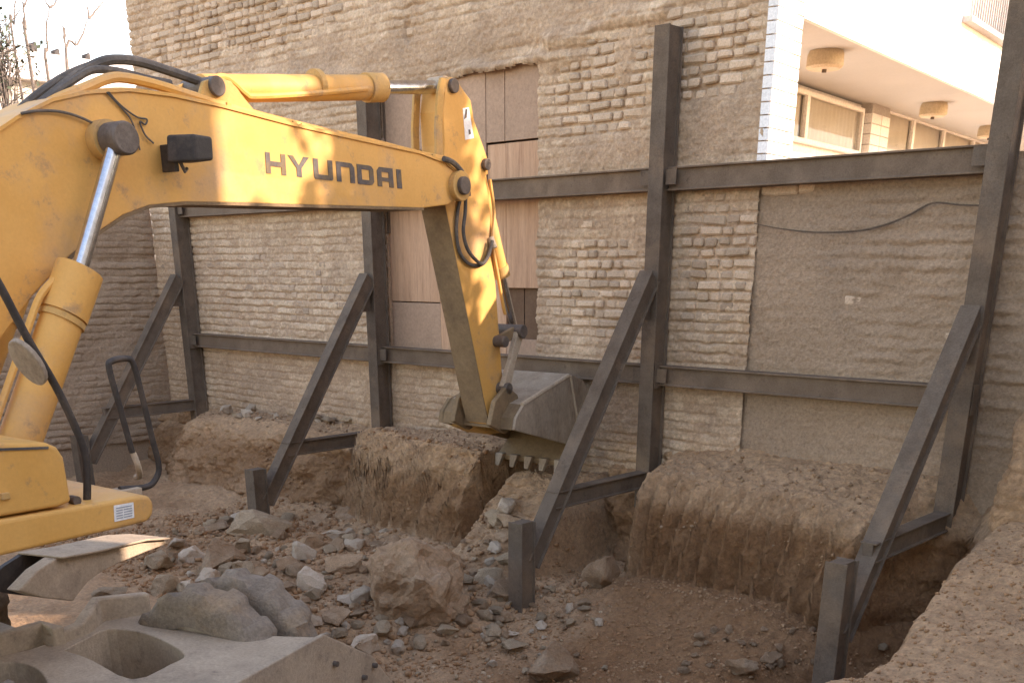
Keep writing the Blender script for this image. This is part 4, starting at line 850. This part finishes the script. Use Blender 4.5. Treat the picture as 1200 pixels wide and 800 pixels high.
# house and trees beyond the side wall
lw = root('far_house', 'far white parapet over a beige wall behind bare branches', 'house', (-24, 14, -1.6))
b = MB(); b.box((-27, 2, 3.35), (-22, 30, 3.82)); wpar(b.build('parapet', 'white_wall'), lw)
b = MB(); b.box((-27, 2, -1.62), (-22.25, 30, 3.35)); wpar(b.build('wall', 'beige_wall'), lw)
def twig_tree(name, label, cat, group, stems, side_n=5, seed=0, r0=.03, leaf=None):
    r = random.Random(seed); tr_ = root(name, label, cat, tuple(stems[0][0]), 0, group); b = MB(); bb = MB(); o0 = np.array(stems[0][0], float)
    for k, s in enumerate(stems):
        P = [np.array(p, float)-o0 for p in s]; Q = spline(P, 5) if len(P) > 2 else [P[0]*(1-t_)+P[1]*t_ for t_ in np.linspace(0, 1, 8)]
        Q = [q+np.array([r.uniform(-1, 1), r.uniform(-1, 1), 0])*.012 for q in Q]; rr_ = r0*(1 if k == 0 else .6)
        (b if k == 0 else bb).tube(Q, [rr_*(1-.75*i/(len(Q)-1)) for i in range(len(Q))], 6)
        for j in range(side_n):
            t_ = r.uniform(.35, .95); q = Q[int(t_*(len(Q)-1))]; an = r.uniform(0, 6.28); l_ = r.uniform(.25, .7)
            bb.tube([q, q+np.array([math.cos(an)*.35, math.sin(an)*.35, .5])*l_*.6, q+np.array([math.cos(an)*.55, math.sin(an)*.55, 1])*l_], [rr_*.3, rr_*.22, rr_*.08], 4)
    b.build('trunk', 'bark', tr_, smooth=True); bb.build('branches', 'bark', tr_, smooth=True)
    return tr_
TX = -19.5
def tp(x, y): return onX(x, y, TX)
def stem(pts):
    a = tp(*pts[0]); return [(a[0], a[1], -1.62)] + [tuple(tp(*p)) for p in pts]
g_ = 'bare saplings before the far white house'
twig_tree('bare_tree', 'slim bare sapling rising straight and forking in a narrow Y', 'tree', g_, [stem([(57, 95), (56, 60), (55, 35), (58, 9)]), [tp(58, 9), tp(54, 3), tp(50, -8)], [tp(58, 9), tp(64, 5), tp(70, -6)]], 2, 1, .035)
twig_tree('bare_tree', 'bare sapling leaning towards the brick wall, forked high up', 'tree', g_, [stem([(79, 86), (92, 52), (104, 22)]), [tp(104, 22), tp(116, 8), tp(126, -6)], [tp(104, 22), tp(103, 10), tp(102, -6)]], 2, 2, .035)
twig_tree('bare_tree', 'small bare twig of a sapling standing between the two forked ones', 'tree', g_, [stem([(78, 66), (77, 45), (75, 26)])], 1, 3, .02)
twig_tree('bare_tree', 'bare sapling with a thin curved stem and a small crook at its top', 'tree', g_, [stem([(33, 58), (30, 35), (28, 10), (26, 2)]), [tp(28, 8), tp(31, 2), tp(33, -6)]], 2, 4, .035)
twig_tree('bare_tree', 'pair of thin bare upright stems next to the dark shrub', 'tree', g_, [stem([(17, 56), (17, 30), (18, 0), (18, -20)]), [tp(11, 55), tp(11, 30), tp(10.5, 8)]], 2, 5, .025)
twig_tree('bare_tree', 'low bare twiggy branches before the beige wall', 'tree', g_, [stem([(4, 125), (8, 112), (13, 76)]), [tp(10, 118), tp(4, 108), tp(-6, 98)], [tp(3, 100), tp(3, 92), tp(3, 80)], [tp(46, 100), tp(42, 93), tp(38, 84)]], 2, 6, .025)
def leafy(name, label, cat, c0, rad, n, m, seed, trunk, group=None, size=.05, flat=False):
    r = random.Random(seed); tr_ = root(name, label, cat, (c0[0], c0[1], -1.62), 0, group); b = MB(); bb = MB()
    H = c0[2]+1.62
    b.tube([(0, 0, 0), (.05, .03, H*.5), (0, 0, H)], [trunk, trunk*.75, trunk*.45], 9)
    cl = []
    for k in range(26):
        a_ = r.uniform(0, 6.28); e_ = r.uniform(-.3, 1.2); q = np.array([math.cos(a_)*math.cos(e_)*rad[0], math.sin(a_)*math.cos(e_)*rad[1], math.sin(e_)*rad[2]])*r.uniform(.55, 1) + [0, 0, H]
        st_ = np.array([0, 0, H*r.uniform(.55, .98)]); md = (st_+q)/2+[0, 0, -.1]
        b.tube([st_, md, q], [trunk*.3, trunk*.18, .006], 5); cl.append((q, md))
        for j in range(7):
            t_ = r.random(); p_ = md*(1-t_)+q*t_; d_ = np.array([r.gauss(0, 1), r.gauss(0, 1), r.gauss(.3, .8)]); d_ = d_/np.linalg.norm(d_)*r.uniform(.3, .75); b.tube([p_, p_+d_*.5+[0, 0, .03], p_+d_], [.009, .006, .003], 4); cl.append((p_+d_, p_))
    for k in range(n):
        q, md = r.choice(cl); t_ = r.random()**.5; p_ = md*(1-t_)+q*t_+np.array([r.gauss(0, .09) for _ in range(3)])
        u = np.array([r.gauss(0, 1) for _ in range(3)]); u /= np.linalg.norm(u); v = np.cross(u, [r.random(), r.random(), 1]); v /= np.linalg.norm(v); s_ = size*r.uniform(.6, 1.4)
        bb.add([p_-u*s_, p_+v*s_*.5, p_+u*s_, p_-v*s_*.5], [(0, 1, 2, 3)])
    b.build('trunk', 'bark', tr_, smooth=True); bb.build('crown', m, tr_, kind='stuff')
p_ = tp(-6, 35); leafy('shrub', 'dark dense shrub at the end of the far white parapet', 'shrub', (p_[0], p_[1], p_[2]-.35), (.35, .35, .7), 420, 'evergreen', 5, .06)
for u, v in ((38, 54), (65, 62), (101, 67)):
    p_ = onX(u, v, -22.6); b = MB(); b.tube([(p_[0], p_[1], 3.80), (p_[0], p_[1], p_[2]), (p_[0]+.05, p_[1]+.05, p_[2]+.06)], [.10, .09, .02], 9)
    o = b.build('roof_vent', 'black_steel', label='small dark vent on top of the far white parapet', category='vent', group='vents on the far parapet')
# trees of the yard behind the garden wall: they break up the sun on the boom and on the white house
leafy('yard_tree', 'thinly leaved tree standing behind the garden wall', 'tree', (.9, 8.95, 3.7), (.9, .55, 1.2), 800, 'leaf', 21, .09, 'trees in the yard', .085)
leafy('yard_tree', 'thinly leaved tree standing behind the garden wall', 'tree', (2.0, 10.0, 4.2), (1.4, 1.2, 1.7), 2400, 'leaf', 22, .10, 'trees in the yard', .09)
leafy('yard_tree', 'thinly leaved tree standing behind the garden wall', 'tree', (1.0, 16.2, 4.3), (1.6, 1.3, 1.9), 900, 'leaf', 23, .10, 'trees in the yard', .06)
for k, (x_, lb_) in enumerate([(.0, 'unseen dense shrub added to block the sun under the thin yard tree'), (1.4, 'unseen dense shrub added to block the sun between the yard trees'), (2.9, 'unseen dense shrub added to block the sun beside the beige house')]):  # out of view, added to keep sun off the pit floor and stabiliser
    leafy('shading_shrub', lb_, 'shrub', (x_, 9.05, 1.3), (.95, .5, 1.9), 4200, 'evergreen', 40+k, .05, 'unseen shrubs added behind the garden wall to block the sun', .085)
# unseen neighbouring house, added to keep the right side of the pit in shade
nb = root('shading_house', 'tall beige flat-roofed house added out of view to shade the right side of the plot', 'house', (8, 1, -1.6))
b = MB(); b.box((4.0, -8, -1.75), (12, 9.1, 5.7)); wpar(b.build('wall', 'beige_wall'), nb)
b = MB(); b.box((3.9, -8.1, 5.7), (12.1, 9.18, 5.9)); wpar(b.build('roof_slab', 'white_wall'), nb)
for k in range(5):
    for z in (-.2, 2.8):
        y = -6.6+k*3.0
        b = MB(); b.box((3.96, y, z), (4.02, y+1.3, z+1.4)); wo = wpar(b.build('window', 'frame'), nb)
        b = MB(); b.add([(3.955, y+.08, z+.08), (3.955, y+1.22, z+.08), (3.955, y+1.22, z+1.32), (3.955, y+.08, z+1.32)], [(0, 1, 2, 3)]); pn = b.build('pane', 'glass', wo); pn.matrix_parent_inverse = Matrix.Translation(-Vector(nb.location))
# ------------------------------------------------------------------ rubble
def rock_mesh(seed, dims=(1, 1, 1), npt=16, sub=2, rough=.06, flat=.0):
    r = random.Random(seed); bm = bmesh.new()
    for k in range(npt):
        u = Vector((r.gauss(0, 1), r.gauss(0, 1), r.gauss(0, 1))).normalized(); u = Vector((u.x*dims[0], u.y*dims[1], u.z*dims[2]))*r.uniform(.8, 1.05)*.5; bm.verts.new(u)
    bmesh.ops.convex_hull(bm, input=bm.verts[:])
    for v in [v for v in bm.verts if not v.link_faces]: bm.verts.remove(v)
    bmesh.ops.triangulate(bm, faces=bm.faces[:])
    bmesh.ops.bevel(bm, geom=bm.edges[:], offset=.03*min(dims), segments=1, affect='EDGES')
    bmesh.ops.triangulate(bm, faces=bm.faces[:])
    for _ in range(sub):
        lg = [e for e in bm.edges if e.calc_length() > .12/(_+1)]
        bmesh.ops.subdivide_edges(bm, edges=lg, cuts=1)
        bmesh.ops.triangulate(bm, faces=bm.faces[:])
    co = np.array([v.co[:] for v in bm.verts]); bm.normal_update(); no = np.array([v.normal[:] for v in bm.verts])
    h = rough*1.6*fbm(co[:, 0]*3+seed, co[:, 1]*3, co[:, 2]*3, seed, 5, .68) - rough*.9*np.abs(fbm(co[:, 0]*6, co[:, 1]*6+seed, co[:, 2]*6, seed+5, 3)); co = co + no*h[:, None]
    for v, c_ in zip(bm.verts, co): v.co = c_
    me = bpy.data.meshes.new('rock'); bm.to_mesh(me); bm.free(); me.shade_smooth(); me.set_sharp_from_angle(angle=R(20)); return me
ROCKV = {m: [rock_mesh(200+k+37*i, (1, rng.uniform(.65, .95), rng.uniform(.5, .8)), 13) for k in range(6)] for i, m in enumerate(('stone', 'stone_pale', 'stone_brown'))}
for m, q in ROCKV.items():
    for me in q: me.materials.append(MATS[m])
def steep(u, v):
    P = pick(u, v); e = .13; z0 = terrain(P[0], P[1]); return max(abs(float(terrain(P[0]+a, P[1]+b_)-z0)) for a, b_ in ((e, 0), (-e, 0), (0, e), (0, -e))) > .13
def place_rock(u, v, wpx, m, label=None, hr=1.0, name='rock', me=None, group=None, sink=.4, rot=None, tilt=.25):
    P = pick(u, v); d = topx(P)[2]; wd = 1.22*wpx*d/FPX
    o = bpy.data.objects.new(name, me or rng.choice(ROCKV[m])); COL.objects.link(o)
    o.scale = (wd, wd, wd*hr); o.rotation_euler = (rng.uniform(-tilt, tilt), rng.uniform(-tilt, tilt), rng.uniform(0, 6.28) if rot is None else rot)
    hh = wd*hr*.33*(1-sink); o.location = (P[0]+_h[0]*wd*.3, P[1]+_h[1]*wd*.3, 0); o.location.z = float(terrain(o.location.x, o.location.y)) + hh
    if me is None or label:
        o['label'] = label; o['category'] = 'rock'
        if group: o['group'] = group
    return o
bmh = rock_mesh(83, (1, .85, 1.0), 22, 3, .07); bmh.materials.append(MATS['stone_brown'])
place_rock(478, 736, 122, None, 'large brown boulder with a ragged face, biggest lump in the rubble', 1.0, 'boulder', bmh, sink=.45, rot=.6, tilt=.1)
sp_ = [(355, 662, 38, 'stone_pale', 'pale rounded stone on the rubble behind the large boulder'), (362, 699, 54, 'stone_pale', 'broad pale stone lying before the twin tyres and boulder'), (286, 652, 32, 'stone', 'upright pointed grey stone at the foot of the second steel pile'),
       (247, 674, 62, 'stone_brown', 'square brown block just beyond the twin tyres'), (285, 684, 38, 'stone', 'grey block leaning on the brown block beyond the tyres'), (182, 672, 46, 'stone', 'smooth grey boulder at the tip of the stabiliser'), (205, 647, 26, 'stone_pale', 'small pale rock resting at the stabiliser tip'),
       (190, 698, 44, 'stone', 'low grey stone under the stabiliser arch'), (405, 676, 56, 'stone_brown', 'brown overhanging slab leaning on the large boulder'), (415, 646, 32, 'stone_pale', 'flat pale chip above the brown slab'), (713, 688, 54, 'stone_brown', 'squared brown block at the foot of the cut below the bucket'),
       (577, 752, 34, 'stone', 'pale grey angular stone left of the third steel pile'), (667, 722, 17, 'stone_pale', 'small white stone beside the third steel pile'), (603, 768, 36, 'stone', 'flat grey stone in front of the third steel pile'), (640, 805, 76, 'stone_brown', 'wide low brown rock half buried in loose soil'),
       (595, 708, 52, 'stone_brown', 'rough brown clod behind the third steel pile'), (466, 770, 24, 'stone_pale', 'thin white shard near the chassis end plate'), (425, 775, 42, 'stone_pale', 'pale block against the chassis end plate'), (448, 752, 32, 'stone', 'grey block below the large boulder'),
       (296, 630, 80, 'stone', 'long grey concrete lump lying under the second steel pile'), (350, 732, 44, 'stone_brown', 'brown clod below the broad pale stone'), (395, 738, 40, 'stone_brown', 'dark brown clod left of the large boulder'), (873, 798, 40, 'stone_brown', 'brown clod at the foot of the soil slope'), (906, 786, 30, 'stone_brown', 'small brown clod beside the last steel pile'),
       (1034, 775, 20, 'stone', 'small grey stone on the crumbling edge of the right-hand ground'), (128, 705, 46, 'stone', 'flat dusty stone lying by the chassis rib')]
for q in sp_: place_rock(q[0], q[1], q[2], q[3], q[4], .55 if ('slab' in q[4] or 'flat' in q[4] or 'lump' in q[4]) else rng.uniform(.8, 1.05))
for k in range(230):
    u, v = rng.uniform(195, 600), 612+150*rng.random()**1.2
    if (u < 330 and v > 700) or steep(u, v): continue
    place_rock(u, v, 10+30*rng.random()**1.8, rng.choice(['stone', 'stone', 'stone_brown', 'stone_brown', 'stone_brown', 'stone_pale']), 'small loose stone in the rubble between the steel piles', rng.uniform(.7, 1), group='loose stones in the rubble', sink=.55)
for k in range(34):
    u, v = rng.uniform(560, 720), rng.uniform(690, 795)
    if steep(u, v): continue
    place_rock(u, v, rng.uniform(8, 18), rng.choice(['stone', 'stone_brown', 'stone_pale']), 'small loose stone around the foot of the third steel pile', rng.uniform(.7, 1), group='loose stones by the third pile', sink=.3)
for k in range(16):
    u = rng.uniform(262, 345) if k < 11 else rng.uniform(362, 408); v = rng.uniform(482, 494) if k < 11 else rng.uniform(493, 500)
    place_rock(u, v, rng.uniform(9, 22), rng.choice(['stone_pale', 'stone']), 'pale stone piled on the earth ledge beneath the lower steel beam', rng.uniform(.6, .9), group='stones on the earth ledge', sink=.25)
for k in range(26):
    u, v = rng.uniform(800, 960), rng.uniform(740, 800)
    place_rock(u, v, rng.uniform(8, 18), 'stone_brown', 'small brown clod on the soil slope by the last steel pile', rng.uniform(.7, 1), group='clods on the soil slope', sink=.3)
# gravel and crumbs
def scatter(name, n, sampler, s0, s1, m, seed):
    r = random.Random(seed); cache = []
    for k in range(6):
        bm = bmesh.new(); bmesh.ops.create_icosphere(bm, subdivisions=1, radius=1)
        for v in bm.verts: v.co = v.co*r.uniform(.6, 1.15); v.co.z *= .75
        V = np.array([v.co[:] for v in bm.verts]); Fs = np.array([[v.index for v in f.verts] for f in bm.faces]); cache.append((V, Fs)); bm.free()
    P = sampler(n); Z = terrain(P[:, 0], P[:, 1]); Vs, Fs_, rn = [], [], []; n0 = 0
    for i in range(len(P)):
        V, F_ = cache[i % 6]; s_ = s0*(s1/s0)**(r.random()**2.2); a = r.uniform(0, 6.28); c_, sn = math.cos(a), math.sin(a)
        V = (V*[s_, s_*r.uniform(.6, 1), s_]) @ np.array([[c_, sn, 0], [-sn, c_, 0], [0, 0, 1]]) + [P[i, 0], P[i, 1], Z[i]+s_*.25]
        Vs.append(V); Fs_.append(F_+n0); n0 += len(V); rn += [r.random()]*len(V)
    mkobj(name, np_mesh(name, np.concatenate(Vs), np.concatenate(Fs_), {'rnd': rn}), m, kind='stuff', label=name.replace('_', ' ')+' strewn over the dug earth', category='gravel')
def smp(x0, x1, y0, y1): return lambda n: np.stack([NR.uniform(x0, x1, n), NR.uniform(y0, y1, n)], 1)
scatter('loose_gravel', 11000, smp(-10.5, -5.2, 4.3, 7.3), .006, .045, 'clod', 1)
scatter('pale_gravel', 1300, smp(-10.5, -4.8, 4.5, 6.9), .006, .035, 'stone', 2)
scatter('fine_crumbs', 2600, smp(-2.3, -.9, 4.2, 7.6), .004, .02, 'clod', 3)
scatter('soil_crumbs', 6500, smp(-5.4, -2.6, 4.8, 7.2), .004, .022, 'clod', 4)
scatter('ledge_crumbs', 2600, smp(-12.4, -2.6, 7.1, 7.9), .006, .028, 'stone_brown', 5)
